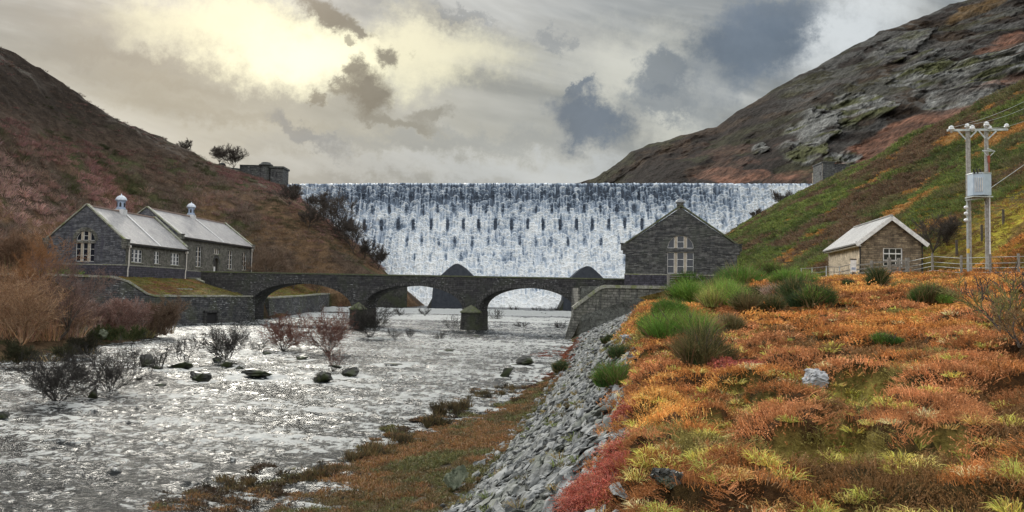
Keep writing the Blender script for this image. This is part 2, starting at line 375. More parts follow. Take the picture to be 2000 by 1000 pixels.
# ------------------------------------------------------------------ terrain: cross-sections (X, z, roughness) of the valley at distances Y
def L(*a): return a
BED = -7.4
ST = [  # Y, left columns from crest to water (L8..L1), right columns from water to beyond the crest (R1..R8)
 (-15, [(-170,62,2),(-130,58,2),(-100,28,1.5),(-78,4,.5),(-66,-3,.3),(-54,-4.5,.3),(-46,-5.3,.2),(-40,-6.1,.05)], [(-14.50,-6.12,.22),(-9,-5.55,.16),(-2.4,-2.1,.05),(6,-2.2,.1),(25,-1.5,.2),(60,14,.8),(100,34,1.5),(150,34,1.5)]),
 (0, [(-170,62,2),(-130,58,2),(-100,28,1.5),(-78,4,.5),(-66,-3,.3),(-54,-4.5,.3),(-45,-5.3,.2),(-39,-6.1,.05)], [(-12.00,-6.12,.22),(-6.5,-5.55,.16),(-.6,-2.2,.05),(6,-1.9,.1),(22,-1,.2),(60,15,.8),(100,36,1.5),(150,36,1.5)]),
 (10, [(-170,62,2),(-130,58,2),(-100,28,1.5),(-78,4,.5),(-66,-3,.3),(-54,-4.5,.3),(-44,-5.3,.2),(-38,-6.1,.05)], [(-10.30,-6.12,.22),(-4.4,-5.55,.16),(1.1,-2.25,.05),(6,-1.45,.12),(22,-.4,.2),(58,16,.8),(96,37,1.5),(150,37,1.5)]),
 (20, [(-170,62,2),(-130,58,2),(-100,28,1.5),(-78,4,.5),(-66,-3,.3),(-54,-4.5,.3),(-43,-5.3,.2),(-37,-6.1,.05)], [(-8.90,-6.12,.22),(-1.4,-5.55,.16),(2.9,-1.65,.05),(9,-.95,.12),(24,.4,.2),(58,17,.8),(94,38,1.5),(150,38,1.5)]),
 (30, [(-170,62,2),(-130,58,2),(-100,28,1.5),(-78,4,.5),(-66,-3,.3),(-54,-4.5,.3),(-43,-5.3,.2),(-37,-6.1,.05)], [(-6.50,-6.12,.22),(.2,-5.55,.16),(4.1,-1.55,.05),(12,-.45,.12),(30,.8,.2),(58,18,.8),(92,39,1.5),(150,39,1.5)]),
 (46, [(-170,62,2),(-130,58,2),(-100,28,1.5),(-78,4,.5),(-66,-3,.3),(-52,-4.5,.3),(-42,-5.3,.2),(-37,-6.1,.05)], [(-0.70,-6.12,.22),(2.4,-5.55,.16),(7,-1.45,.05),(16,.15,.12),(34,1.2,.2),(58,16,.8),(89,40,1.5),(140,40,1.5)]),
 (58, [(-170,62,2),(-130,58,2),(-100,28,1.5),(-78,4,.5),(-66,-3,.3),(-50,-4.5,.3),(-41,-5.3,.2),(-37,-6.1,.05)], [(2.30,-6.12,.22),(4.0,-5.55,.16),(9,-1.3,.05),(18,.75,.12),(35.5,1.5,.2),(58,16.5,.8),(88,40,1.5),(135,40,1.5)]),
 (68, [(-170,62,2),(-130,57,2),(-100,27,1.5),(-78,4,.5),(-66,-3,.3),(-52,-4.3,.3),(-43,-5.3,.2),(-39.3,-6.1,.05)], [(3.90,-6.12,.22),(5.3,-5.55,.16),(10.8,-1.2,.05),(19,.95,.1),(35.5,1.9,.15),(57,16.5,.8),(87,39.5,1.5),(130,40,1.5)]),
 (92, [(-170,60,2),(-130,57,2),(-98,25,1.5),(-78,2,.5),(-64,-3,.3),(-50,-4.4,.3),(-43,-5.3,.2),(-39.6,-6.1,.05)], [(7.10,-6.12,.22),(8.0,-5.55,.16),(16,-1.0,.05),(23,1.1,.1),(33,2.0,.15),(56,15.5,.8),(86,38,1.5),(125,38,1.5)]),
 (106.7, [(-170,60,2),(-129,57,2),(-98,24,1.5),(-80,1,.5),(-75,-3.5,.1),(-62.4,-4.2,.1),(-48,-5.3,.2),(-44,-6.1,.05)], [(7.4,-6.3,.08),(9.6,-5.2,.1),(19,-1.2,.05),(22.2,.9,.1),(33,1.8,.15),(56,15.2,.8),(86,36.5,1.5),(120,36,1.5)]),
 (107.5, [(-170,60,2),(-129,57,2),(-98,24,1.5),(-80,1.0,.4),(-75,.95,.05),(-62.3,.9,.05),(-61.4,-4.6,.1),(-45.5,-6.1,.05)], [(8.8,-7.0,0),(9.3,1.0,0),(14,1.1,.03),(22.2,1.15,.05),(33,1.6,.1),(56,15.2,.8),(86,36.5,1.5),(120,36,1.5)]),
 (115, [(-170,60,2),(-129,57,2),(-98,25,1.5),(-78,1.3,.3),(-66,1.2,.05),(-56.6,1.0,.05),(-55.9,-5.0,.1),(-50.5,-6.2,.05)], [(9.3,-7.0,0),(9.8,1.0,0),(14,1.1,.03),(22.2,1.2,.05),(33,1.7,.1),(56,15.6,.8),(86,36.3,1.5),(120,36,1.5)]),
 (120, [(-170,60,2),(-128,57,2),(-97,26,1.5),(-77,1.4,.3),(-60,1.25,.03),(-54.2,-1.7,.05),(-53.6,-6.2,.03),(-52,-6.6,.03)], [(10,-7.0,0),(10.4,1.0,0),(14,1.2,.03),(22.2,1.2,.05),(33,1.8,.1),(56,16,.8),(86,36,1.5),(120,36,1.5)]),
 (130, [(-170,60,2),(-127,57,2),(-97,26,1.5),(-77,1.5,.3),(-59,1.25,.03),(-49.9,-1.7,.05),(-49.3,-6.4,.03),(-48,-6.7,.03)], [(12,-6.6,.05),(14,-1,.2),(18,1.0,.2),(24,1.5,.2),(34,2.5,.2),(56,16.5,.8),(86,36,1.5),(120,36,1.5)]),
 (141, [(-170,60,2),(-126,57,2),(-97,26,1.5),(-77,1.6,.3),(-58,1.3,.03),(-45.3,-1.7,.05),(-44.7,-6.5,.03),(-44,-6.7,.03)], [(15,-6.4,.05),(18,-1,.2),(22,1.0,.3),(28,2.5,.3),(36,4.5,.4),(58,18.5,.8),(86,36,1.5),(120,36,1.5)]),
 (160, [(-170,60,2),(-125,57,2),(-97,27,1.5),(-77,2.2,.3),(-56.5,1.4,.05),(-46.5,-1.5,.08),(-43.9,-1.7,.03),(-43.4,-6.7,.03)], [(18,-6.2,.05),(21,-2,.2),(26,1.0,.3),(32,4,.4),(39,7.5,.5),(60,20,.8),(85,34.5,1.5),(120,35,1.5)]),
 (175, [(-170,58,2),(-122,55,2),(-94,27,1.5),(-76,5,.4),(-57,1.6,.05),(-47,-1.2,.1),(-43,-1.5,.03),(-42.5,-6.5,.03)], [(22,-5.4,.05),(25,-2.5,.2),(30,2,.3),(36,6,.4),(44,11,.5),(62,21.5,.8),(85,33,1.5),(120,34,1.5)]),
 (188, [(-165,56,2),(-121,54.7,2),(-90,27,1.5),(-70,10,.5),(-54,4,.3),(-46,-.6,.15),(-42.2,-1.2,.03),(-41.7,-6,.03)], [(25,-4.4,.05),(28,-2.5,.2),(34,2,.3),(40,7,.4),(50,14,.5),(65,22.5,.8),(84,32,1.5),(120,34,1.5)]),
 (196, [(-160,50,2),(-112,48,2),(-84,28,1.5),(-63,17,.6),(-49,12,.5),(-37,6,.4),(-28,1.2,.2),(-24,-4.4,.1)], [(28,-4.2,.05),(31,-3,.2),(37,2,.3),(45,8,.4),(55,16,.5),(68,23.5,.8),(83,31.5,1.5),(120,34,1.5)]),
 (206, [(-155,40,2),(-105,42.8,2),(-76,28.5,1.2),(-57,21.5,.6),(-47,15.5,.5),(-35.5,6.5,.4),(-26.5,-.3,.3),(-21.3,-4.4,.1)], [(30,-4.2,.05),(33,-3,.2),(40,2,.3),(48,9,.4),(58,17,.5),(71,24.5,.8),(82,30.2,1),(120,34,1.5)]),
 (214, [(-150,36,2),(-99,40.8,2),(-74,30,1),(-58,23,.6),(-48,17,.5),(-37,8.5,.4),(-30,1,.3),(-22,-5,.1)], [(32,-4.6,.05),(35,-3,.2),(42,2,.3),(50,9.5,.4),(60,17.5,.5),(73,25,.8),(83,30.4,.6),(120,34,1.5)]),
 (224, [(-145,32,2),(-91.5,36.6,1.2),(-74,31,1),(-62,26.0,.6),(-52,19,.5),(-42,10,.4),(-34,1,.3),(-26,-6,.1)], [(34,-6,.05),(37,-4,.2),(44,1,.3),(52,9,.4),(63,18,.5),(75,26,.8),(84,31,.5),(120,34,1.5)]),
 (238, [(-140,28,2),(-83,34.6,1.0),(-74,32,1),(-66,28.5,.6),(-56,20,.5),(-46,10,.4),(-38,0,.3),(-30,-8,.1)], [(36,-8,.05),(39,-5,.2),(46,0,.3),(54,8,.4),(65,18,.5),(77,27,.8),(86,32,.5),(120,34,1.5)]),
 (275, [(-140,30,2),(-90,33,1),(-80,32,1),(-70,28,.6),(-60,20,.5),(-50,10,.4),(-40,0,.3),(-32,-8,.1)], [(40,-8,.05),(44,-5,.2),(50,0,.3),(58,8,.4),(70,18,.5),(85,28,.8),(95,32,.5),(130,36,1.5)]),
]
SY = np.array([s[0] for s in ST], float)
def _cols():
    A = []
    for (y, l, r) in ST:
        l = list(l); r = list(r); xl, xr = l[-1][0], r[0][0]
        mid = [(xl+1.5, min(BED, l[-1][1]-.4), 0), (xr-1.5, min(BED, r[0][1]-.4), 0)]
        A.append([(l[0][0]-400, l[0][1]+10, 6)]+l+mid+r+[(r[-1][0]+400, r[-1][1]+30, 6)])
    return np.array(A, float)
SC = _cols(); NCOL = SC.shape[1]
def cols_at(y):
    y = np.asarray(y, float)
    return np.stack([np.stack([np.interp(y, SY, SC[:, k, j]) for j in range(3)], -1) for k in range(NCOL)], -2)   # (..., NCOL, 3)
def gnoise(x, y):
    return .8*fbm(x/9, y/9, 5, 1)+1.3*fbm(x/26, y/26, 4, 5)+.35*ridged(x/4.5, y/4.5, 4, 9)
CUSH = [False]
_vr = np.random.default_rng(77).random((64, 64, 3))
def cushions(x, y, cell):
    """rounded cushions of heather: distance to scattered centres, and a random value for each cushion"""
    gx, gy = x/cell, y/(cell*1.05); ix, iy = np.floor(gx).astype(int), np.floor(gy).astype(int); best = np.full(x.shape, 9.0); vid = np.zeros(x.shape)
    for i in (-1, 0, 1):
        for j in (-1, 0, 1):
            c = _vr[(ix+i) & 63, (iy+j) & 63]; d = np.hypot(ix+i+c[..., 0]-gx, iy+j+c[..., 1]-gy)/(.75+.5*c[..., 2]); m = d < best; best = np.where(m, d, best); vid = np.where(m, c[..., 2], vid)
    return best, vid
def cushion_h(x, y):
    wx = x+.18*fbm(x/.7, y/.7, 3, 301); wy = y+.18*fbm(x/.7, y/.7, 3, 303)
    d1, v = cushions(wx, wy, .95); d2, v2 = cushions(wx, wy, .42); h = .40*np.sqrt(np.clip(1-(d1/.78)**2, 0, 1))*(.35+.9*v)+.11*np.sqrt(np.clip(1-(d2/.75)**2, 0, 1))
    return h
def H(x, y):
    z = H0(x, y)
    if CUSH[0]:
        x, y = np.broadcast_arrays(np.asarray(x, float), np.asarray(y, float)); ed = x-np.interp(y, SY, SC[:, 13, 0]); m = (ed > .05) & (y < 66) & (y > 2) & (x < 48)
        if m.any():
            z = np.array(z); a, b = x[m], y[m]; w = sst(ed[m], .05, .5)*(1-fieldmask(a, b, PATCH))*(1-.6*fieldmask(a, b, RED))*sst(-b, -66, -60)*sst(-np.maximum(0, a-.66*b-3), -3, 0); z[m] = z[m]+w*cushion_h(a, b)
    return z
def H0(x, y):
    x = np.asarray(x, float); y = np.asarray(y, float); x, y = np.broadcast_arrays(x, y); C = cols_at(y)
    z = np.full(x.shape, np.nan); a = np.zeros(x.shape); z[...] = C[..., 0, 1]
    for k in range(NCOL-1):
        x0, x1 = C[..., k, 0], C[..., k+1, 0]; m = (x >= x0) & (x <= x1+1e-9); t = np.clip((x-x0)/np.maximum(x1-x0, 1e-6), 0, 1)
        z = np.where(m, C[..., k, 1]*(1-t)+C[..., k+1, 1]*t, z); a = np.where(m, C[..., k, 2]*(1-t)+C[..., k+1, 2]*t, a)
    z = np.where(x > C[..., -1, 0], C[..., -1, 1], z)
    return z+a*gnoise(x, y)
def hit(px, py, d0=3.0, d1=262.0):
    """where the ray through a pixel meets the ground"""
    r = P(px, py, 1.0); D = np.concatenate([np.arange(d0, 60, .05), np.arange(60, d1, .2)])
    g = H(r.x*D, D); below = np.nonzero(r.z*D < g)[0]
    if len(below) == 0: return None
    i = below[0]; return Vector((r.x*D[i], D[i], float(g[i])))
def wp(px, py, z=-6.0):
    r = P(px, py, 1.0); k = z/r.z; return Vector((r.x*k, r.y*k, z))

# meadow colour patches (yellow-green grass openings in the heather), placed where the photo shows them
PATCH = []
for (px, py, r) in [(1500, 640, 1.1), (1497, 665, .9), (1485, 690, .8), (1455, 800, .55), (1480, 840, .6), (1420, 880, .45), (1600, 960, .5), (1660, 930, .45), (1680, 760, .8), (1700, 800, .7), (1695, 850, .55),
                    (1500, 975, .6), (1620, 880, .4), (1750, 960, .5), (1290, 700, .5), (1270, 730, .5), (1900, 980, .5), (1830, 930, .4), (1440, 830, .5), (1560, 940, .5), (1660, 905, .45), (1400, 560, 1.6), (1740, 575, 1.6), (1850, 578, 1.6), (1640, 578, 1.4)]:
    h = hit(px, py)
    if h is not None: PATCH.append((h.x, h.y, r*(.85 if h.y < 14 else 1.1)))
RED = []
for (px, py, r) in [(1235, 900, .26), (1205, 950, .28), (1252, 948, .28), (1150, 988, .24), (1240, 838, .26), (1285, 905, .22), (1440, 758, .5), (1410, 752, .4), (1470, 748, .35), (1180, 970, .3)]:
    h = hit(px, py)
    if h is not None: RED.append((h.x, h.y, r))
def fieldmask(x, y, L_):
    m = np.full(np.shape(x), -1.0); n = fbm(np.asarray(x)/.5, np.asarray(y)/.8, 4, 21)
    for (a, b, r) in L_:
        d = np.hypot((x-a), (y-b)/1.5)/(r*.85); m = np.maximum(m, 1.1-d)
    return sst(m+n*.55, .1, .5)
def mixc(a, b, t): return a*(1-t[..., None])+np.asarray(b)*t[..., None]

CUSH[0] = True
def ground_color(x, y, z, k):
    """base colour of the ground by place: k is the column coordinate (0 = far left crest .. NCOL-1)"""
    n1 = fbm(x/7, y/7, 5, 31); n2 = fbm(x/2.2, y/2.2, 4, 33); n3 = fbm(x/22, y/22, 4, 35); n4 = fbm(x/1.0, y/1.0, 3, 37)
    c = np.zeros(x.shape+(3,)); c[...] = (.09, .07, .045)
    # ---- left hill: dark heath on top, russet and wine-red brushwood below
    left = sst(-k, -8.6, -8.2)
    lh = np.zeros_like(c); lh[...] = (.075, .055, .042)
    lh = mixc(lh, (.21, .12, .115), sst(n3+n1*.5, -.05, .35)*sst(-x, 60, 95)*sst(-z, -36, -22))
    lh = mixc(lh, (.15, .095, .058), sst(n1-.3*n3, .05, .35)*sst(-z, -30, -14))
    lh = mixc(lh, (.05, .06, .025), sst(fbm(x/5, y/5, 4, 41), .2, .4)*.8)
    lh = mixc(lh, (.13, .085, .052), sst(y, 165, 185)*sst(-x, -20, 40)*sst(n1, -.2, .2)*sst(-z, -24, -14))
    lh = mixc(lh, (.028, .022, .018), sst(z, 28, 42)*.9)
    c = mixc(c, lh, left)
    yard = left*sst(-z, -3.2, -2.2)*sst(y, 107, 109)*sst(-x, 44, 46)*sst(-k, -8, -4)
    g = mixc(np.zeros_like(c)+np.array((.13, .12, .035)), (.15, .07, .03), sst(n2, -.05, .3)); c = mixc(c, g, yard)
    bank = left*sst(-z, 0, 2)*sst(-y, -108, -106)
    c = mixc(c, mixc(np.zeros_like(c)+np.array((.09, .06, .035)), (.035, .035, .015), sst(n2, 0, .3)), bank)
    # ---- river bed
    c = mixc(c, (.02, .02, .016), ((k > 8.6) & (k < 11.2)).astype(float))
    # ---- right bank: wet grass strip, rubble, meadow, green hillside
    r1 = ((k >= 11) & (k < 12)).astype(float); bankc = mixc(np.zeros_like(c)+np.array((.085, .050, .018)), (.075, .08, .022), sst(n2, 0, .35)); bankc = mixc(bankc, (.03, .028, .018), sst(n4, .15, .4))
    c = mixc(c, bankc, r1)
    c = mixc(c, (.10, .105, .10), ((k >= 12) & (k < 13)).astype(float))
    me = (k >= 13).astype(float)
    mc = mixc(np.zeros_like(c)+np.array((.070, .036, .015)), (.055, .038, .014), sst(n2, -.1, .3)); near = (k < 15.3) & (y < 75)
    mc[near] = mixc(mc[near], (.36, .31, .085), fieldmask(x[near], y[near], PATCH)) if near.any() else mc[near]
    mc = mixc(mc, (.15, .115, .035), sst(y, 66, 72)*.7)
    c = mixc(c, mc, me)
    hill = sst(k, 14.9, 15.3); hc = np.zeros_like(c); hc[...] = (.050, .062, .020)
    hc = mixc(hc, (.10, .065, .035), sst(n1, .08, .3)*.8); hc = mixc(hc, (.26, .15, .05), sst(fbm(x/6, y/8, 3, 47)-.2*sst(y, 110, 150), .34, .45))
    hc = mixc(hc, (.035, .04, .018), sst(fbm(x/4, y/4, 3, 49), .1, .3)*.7)
    yel = sst(-y, -80, -66)*sst(x, 34, 38)*sst(-z, -14, -8); hc = mixc(hc, mixc(np.zeros_like(c)+np.array((.30, .26, .035)), (.16, .11, .03), sst(n2, .0, .3)), yel)
    c = mixc(c, hc, hill)
    return c

def build_ground():
    ys = np.concatenate([np.arange(-15, 4, .6), np.arange(4, 30, .12), np.arange(30, 70, .22), np.arange(70, 106.2, .5), np.arange(106.2, 108, .1), np.arange(108, 144, .35), np.arange(144, 275.1, .7)])
    nsub = [6, 10, 34, 34, 20, 16, 16, 12, 10, 2, 3, 2, 22, 70, 110, 60, 40, 34, 14, 6][:NCOL-1]
    while len(nsub) < NCOL-1: nsub.append(6)
    ks = np.concatenate([k+np.arange(n)/n for k, n in enumerate(nsub)]+[[NCOL-1]])
    C = cols_at(ys); i0 = np.minimum(ks.astype(int), NCOL-2); t = ks-i0
    Q = C[:, i0, :]*(1-t)[None, :, None]+C[:, i0+1, :]*t[None, :, None]
    X = Q[..., 0]; Y = np.repeat(ys[:, None], len(ks), 1); Z = Q[..., 1]+Q[..., 2]*gnoise(X, Y); Z = Z+(H(X, Y)-H0(X, Y)); K = np.repeat(ks[None, :], len(ys), 0)
    colr = ground_color(X, Y, Z, K)
    V = np.stack([X, Y, Z], -1).reshape(-1, 3)
    o = npobj('ground', V, gridF(len(ys), len(ks)), M_terr, None, colr.reshape(-1, 3), True); tag(o, kind='structure')
    # the land beyond, out to the horizon
    mb = MB(); n = 48
    for r in (260, 5200): mb.v += [(r*math.cos(2*math.pi*i/n), 60+r*math.sin(2*math.pi*i/n), -9.5) for i in range(n)]
    mb.f = [(i, (i+1) % n, n+(i+1) % n, n+i) for i in range(n)]+[tuple(range(n))]
    tag(link('terrain', mb.data('terrain'), rough('far_moor', (.06, .06, .03), (.10, .08, .04), .02)), kind='structure')
build_ground()

# ------------------------------------------------------------------ far hill beyond the dam, with crags
def build_far_hill():
    sky = [(1040, 366, 640), (1100, 361, 610), (1160, 352, 580), (1195, 325, 560), (1230, 300, 545), (1265, 285, 530), (1300, 273, 520), (1345, 262, 505), (1400, 250, 490), (1440, 218, 475), (1500, 183, 450), (1550, 155, 435), (1595, 130, 425), (1605, 122, 422),
           (1700, 72, 400), (1760, 47, 392), (1800, 32, 388), (1850, 14, 382), (1890, 0, 378), (1960, -28, 372), (2100, -80, 365), (2400, -200, 350), (2700, -300, 340)]
    base = [(1040, 372, 600), (1160, 372, 540), (1230, 378, 470), (1300, 380, 400), (1400, 382, 340), (1500, 384, 300), (1595, 384, 268), (1700, 350, 255), (1850, 280, 235), (2000, 225, 215), (2400, 150, 200), (2700, 120, 190)]
    px = np.concatenate([np.linspace(1040, 2100, 620), np.linspace(2103, 2700, 60)]); nv = 260
    sp = np.array(sky, float); bp = np.array(base, float)
    a = np.array([P(x, np.interp(x, sp[:, 0], sp[:, 1]), np.interp(x, sp[:, 0], sp[:, 2])) for x in px])
    b = np.array([P(x, np.interp(x, bp[:, 0], bp[:, 1]), np.interp(x, bp[:, 0], bp[:, 2])) for x in px])
    v = np.linspace(0, 1, nv)[:, None, None]
    Q = b[None]*(1-v)+a[None]*v
    bul = np.sin(np.pi*v[..., 0]); 
    X, Y, Z = Q[..., 0], Q[..., 1].copy(), Q[..., 2].copy()
    n = fbm(X/38, (Z+Y*.4)/30, 6, 61); rg = ridged(X/26, (Z*1.0+Y*.25)/45, 5, 63)
    edge = np.minimum(1, bul*3)
    Y += edge*(n*16-rg*7); Z += edge*(fbm(X/20, Y/20, 5, 65)*2.5)+1.6*v[..., 0]*ridged(X/13, X*0, 5, 66)
    U, W = pix(X, Y, Z)
    def reg(cx, cy, rx, ry, ang=0, s=70):
        ca, sa = math.cos(R(ang)), math.sin(R(ang)); du = (U-cx)*ca-(W-cy)*sa; dv = (U-cx)*sa+(W-cy)*ca
        return sst(1.15-np.hypot(du/rx, dv/ry)+.9*fbm(X/9, Z/9, 5, s), .05, .35)
    crag = np.maximum.reduce([reg(1575, 285, 42, 62, -20), reg(1650, 230, 48, 48, 20, 71), reg(1700, 205, 38, 30, 0, 72), reg(1795, 145, 55, 40, 0, 73), reg(1890, 160, 75, 42, 15, 74), reg(1970, 130, 60, 30, 15, 75), reg(1640, 310, 30, 12, 0, 76), reg(1860, 190, 60, 20, 20, 77), reg(1600, 240, 30, 30, 0, 78), reg(1480, 290, 12, 8, 0, 79), reg(1760, 95, 60, 20, 20, 76)*.5])
    # blocky ledges in the crags
    led = np.floor((Z+3*fbm(X/14, Z/14, 3, 81))/4.5)*4.5; fr = (Z+3*fbm(X/14, Z/14, 3, 81)-led)/4.5
    blk = np.round(fbm(X/7, Z/16, 3, 83)*4)/4
    Y -= sst(U, 1440, 1620)*edge*4.5*ridged(X/5.5, Z/13, 5, 106); Y += crag*(-3+fr*.6-blk*12-7.0*ridged(X/4.5, Z/12, 5, 85)-3*ridged(X/2.2+Z/6, Z/5, 3, 86)); 
    # beyond the skyline the ground falls back gently
    colr = np.zeros(X.shape+(3,)); colr[...] = (.020, .016, .014)
    n1 = fbm(X/12, Z/9, 5, 87); n2 = fbm(X/4, Z/4, 4, 89)
    colr = mixc(colr, (.038, .027, .019), sst(n1, -.05, .25)); colr = mixc(colr, (.034, .034, .018), sst(fbm(X/17, Z/12, 4, 91), .05, .3)*.8)
    low = sst(W, 225, 330)*sst(U, 1230, 1500)
    colr = mixc(colr, (.060, .036, .028), low*sst(n2+n1, -.2, .3))
    rk = sst(U, 1440, 1620)*sst(-W, -330, -240); colr = mixc(colr, (.080, .082, .080), rk*sst(ridged(X/4, Z/11, 4, 105)+.5*n2, .1, .5)*.6)
    Y += 0
    pink = np.maximum.reduce([reg(1760, 260, 150, 30, 27, 92), reg(1680, 300, 60, 22, 20, 93), reg(1900, 200, 110, 22, 22, 94), reg(1960, 98, 60, 14, 0, 95), reg(1540, 345, 70, 14, 10, 96), reg(1450, 345, 50, 10, 8, 97), reg(1980, 75, 40, 12, 10, 98), reg(1420, 340, 60, 12, 0, 98)*.7])
    colr = mixc(colr, (.15, .075, .050), np.clip(pink*(.65+.8*n2), 0, 1)); colr = mixc(colr, (.12, .075, .03), reg(1900, 25, 60, 14, 20, 99)*.6)
    colr = mixc(colr, (.17, .175, .17), crag*sst(.6*ridged(X/3.0, Z/6.5, 4, 102)+.5*fbm(X/2.5, Z/3.0, 3, 100), -.25, .35)); colr = mixc(colr, (.07, .075, .035), crag*sst(fbm(X/3.5, Z/3.5, 4, 101), .12, .35))
    bX, bY, bZ = X[-1:], Y[-1:]+60, Z[-1:]-14; cX, cY, cZ = X[-1:], Y[-1:]+260, Z[-1:]-110
    X = np.concatenate([X, bX, cX]); Y = np.concatenate([Y, bY, cY]); Z = np.concatenate([Z, bZ, cZ]); colr = np.concatenate([colr, colr[-1:], colr[-1:]])
    # the foot goes down to the valley floor
    X = np.concatenate([X[:1], X]); Y = np.concatenate([Y[:1]-6, Y]); Z = np.concatenate([Z[:1]-45, Z]); colr = np.concatenate([colr[:1], colr])
    o = npobj('hill', np.stack([X, Y, Z], -1).reshape(-1, 3), gridF(X.shape[0], X.shape[1]), M_terr_far, None, colr.reshape(-1, 3), True); tag(o, kind='structure')
def far_mat():
    m, T, b = newmat('far_hillside'); a = T.new('ShaderNodeAttribute', attribute_name='Col').outputs[0]; ob = T.new('ShaderNodeTexCoord').outputs['Object']
    n1 = T.noise(ob, .09, 8, .65); n2 = T.noise(ob, .5, 6, .7)
    c = T.mix(1.0, a, T.mix(T.ss(n1, .3, .7), c4(.6, .6, .6), c4(1.4, 1.38, 1.35)), 'MULTIPLY'); c = T.mix(1.0, c, T.mix(T.ss(n2, .32, .68), c4(.45, .45, .45), c4(1.65, 1.65, 1.65)), 'MULTIPLY')
    T.l.new(c, b.inputs['Base Color']); b.inputs['Roughness'].default_value = .95; b.inputs['Specular IOR Level'].default_value = .1; bump(T, b, n2, 1.0, 1.6); return m
M_terr_far = far_mat(); build_far_hill()

# ------------------------------------------------------------------ river
def water_level(x, y):
    z = -6+.45*sst(y, 128, 150)+.45*sst(y+.12*x, 150, 166)+1.1*sst(y+.05*x, 178, 180.5)+.15*sst(y, 190, 205); return z
def water_mat(name, white=.85):
    m, T, b = newmat(name); a = T.new('ShaderNodeAttribute', attribute_name='Col'); f = T.new('ShaderNodeSeparateColor'); T.l.new(a.outputs[0], f.inputs[0]); foam = f.outputs[0]
    ob = T.new('ShaderNodeTexCoord').outputs['Object']
    mp = T.new('ShaderNodeMapping'); T.l.new(ob, mp.inputs[0]); mp.inputs['Rotation'].default_value = (0, 0, R(-14)); mp.inputs['Scale'].default_value = (.55, 1.5, 1)
    st = mp.outputs[0]; n = T.noise(st, 3.0, 7, .66, .9); n2 = T.noise(st, 9, 5, .65, .4)
    mp3 = T.new('ShaderNodeMapping'); T.l.new(ob, mp3.inputs[0]); mp3.inputs['Rotation'].default_value = (0, 0, R(10)); mp3.inputs['Scale'].default_value = (.85, .5, 1)
    n3 = T.noise(mp3.outputs[0], 2.3, 7, .74, 1.0)
    ff = T.ss(T.m('ADD', T.m('ADD', foam, T.m('MULTIPLY', T.m('SUBTRACT', n3, .5), 2.6)), T.m('MULTIPLY', T.m('SUBTRACT', n, .5), 2.2)), .27, .60)
    c = T.mix(ff, c4(.016, .019, .020), c4(.41, .425, .415)); T.l.new(c, b.inputs['Base Color'])  # pale part is foam plus painted sky reflection; dark ripples painted too
    T.l.new(T.m('ADD', T.m('MULTIPLY', ff, .38), .19), b.inputs['Roughness']); b.inputs['IOR'].default_value = 1.33; b.inputs['Specular IOR Level'].default_value = .2
    bump(T, b, T.m('ADD', n, T.m('MULTIPLY', n2, .5)), 1.0, .16); return m
M_water = water_mat('river_water')
def build_river():
    ys = 11*np.exp(np.linspace(0, math.log(214/11), 900)); us = np.linspace(-1, 1, 760)
    Y = np.repeat(ys[:, None], len(us), 1); X = np.where(us[None] < 0, us[None]*np.maximum(8, np.minimum(72, ys[:, None]*.78+4)), us[None]*np.minimum(44, 8+ys[:, None]*.25))
    # streaks run with the current, which swings from the dam towards the lower left
    ang = R(38); a = X*math.cos(ang)+Y*math.sin(ang); q = -X*math.sin(ang)+Y*math.cos(ang)
    qq = (X*.25+Y)
    amp = .10+.0*Y; calm = sst(Y, 182, 186)
    w = ridged(X/3.2+.3*qq, qq/.95, 4, 111)*.13+fbm(X/1.0, qq/.42, 4, 115)*.075+fbm(X/7, qq/3.0, 3, 117)*.10
    Z = water_level(X, Y)+w*(1-.75*calm)
    foam = .14+.34*fbm(X/9, qq/4.5, 4, 121)+1.0*w/.2*.5  # covers real foam and the painted silvery sheen alike
    foam += .08*sst(Y, 45, 110)-.30*sst(-Y, -34, -18)*sst(fbm(X/6, qq/3, 3, 123), -.3, .3)
    foam += .8*(sst(Y+.05*X, 176, 178.5)*(1-sst(Y+.05*X, 180.5, 182)))+.5*(sst(Y+.12*X, 150, 153)*(1-sst(Y+.12*X, 163, 168)))
    foam -= .9*sst(Y, 181, 184)*(1-sst(Y, 198, 203)); foam += .9*sst(Y, 200, 205)
    # slack lines in the lee of the bridge piers
    for (cx, cy) in [(-24.5, 130.5), (-6.0, 123)]: foam += -.6*np.exp(-((X-cx)/3.0)**2-((Y-cy+8)/9)**2)
    # white collars and slack tails around the rocks
    for (px, py, wd) in [(283, 716, 40), (350, 722, 50), (385, 746, 44), (500, 738, 62), (632, 748, 48), (684, 737, 40), (990, 737, 28), (1028, 715, 38), (442, 716, 30), (588, 703, 34), (765, 714, 38), (875, 686, 28), (632, 801, 30)]:
        c = wp(px, py); ww = max(.5, wd*c.y/F_PX*.6); d = np.hypot((X-c.x)/ww, (Y-c.y)/(ww*1.3)); foam += .9*np.exp(-((d-1.1)/.35)**2)-.7*np.exp(-((X-c.x+.15*(c.y-Y))/(.7*ww))**2-((Y-c.y+3.2*ww)/(2.4*ww))**2)
    colr = np.stack([np.clip(foam, 0, 1)]*3, -1)
    o = npobj('river', np.stack([X, Y, Z], -1).reshape(-1, 3), gridF(len(ys), len(us)), M_water, None, colr.reshape(-1, 3), True); tag(o, kind='structure')
build_river()

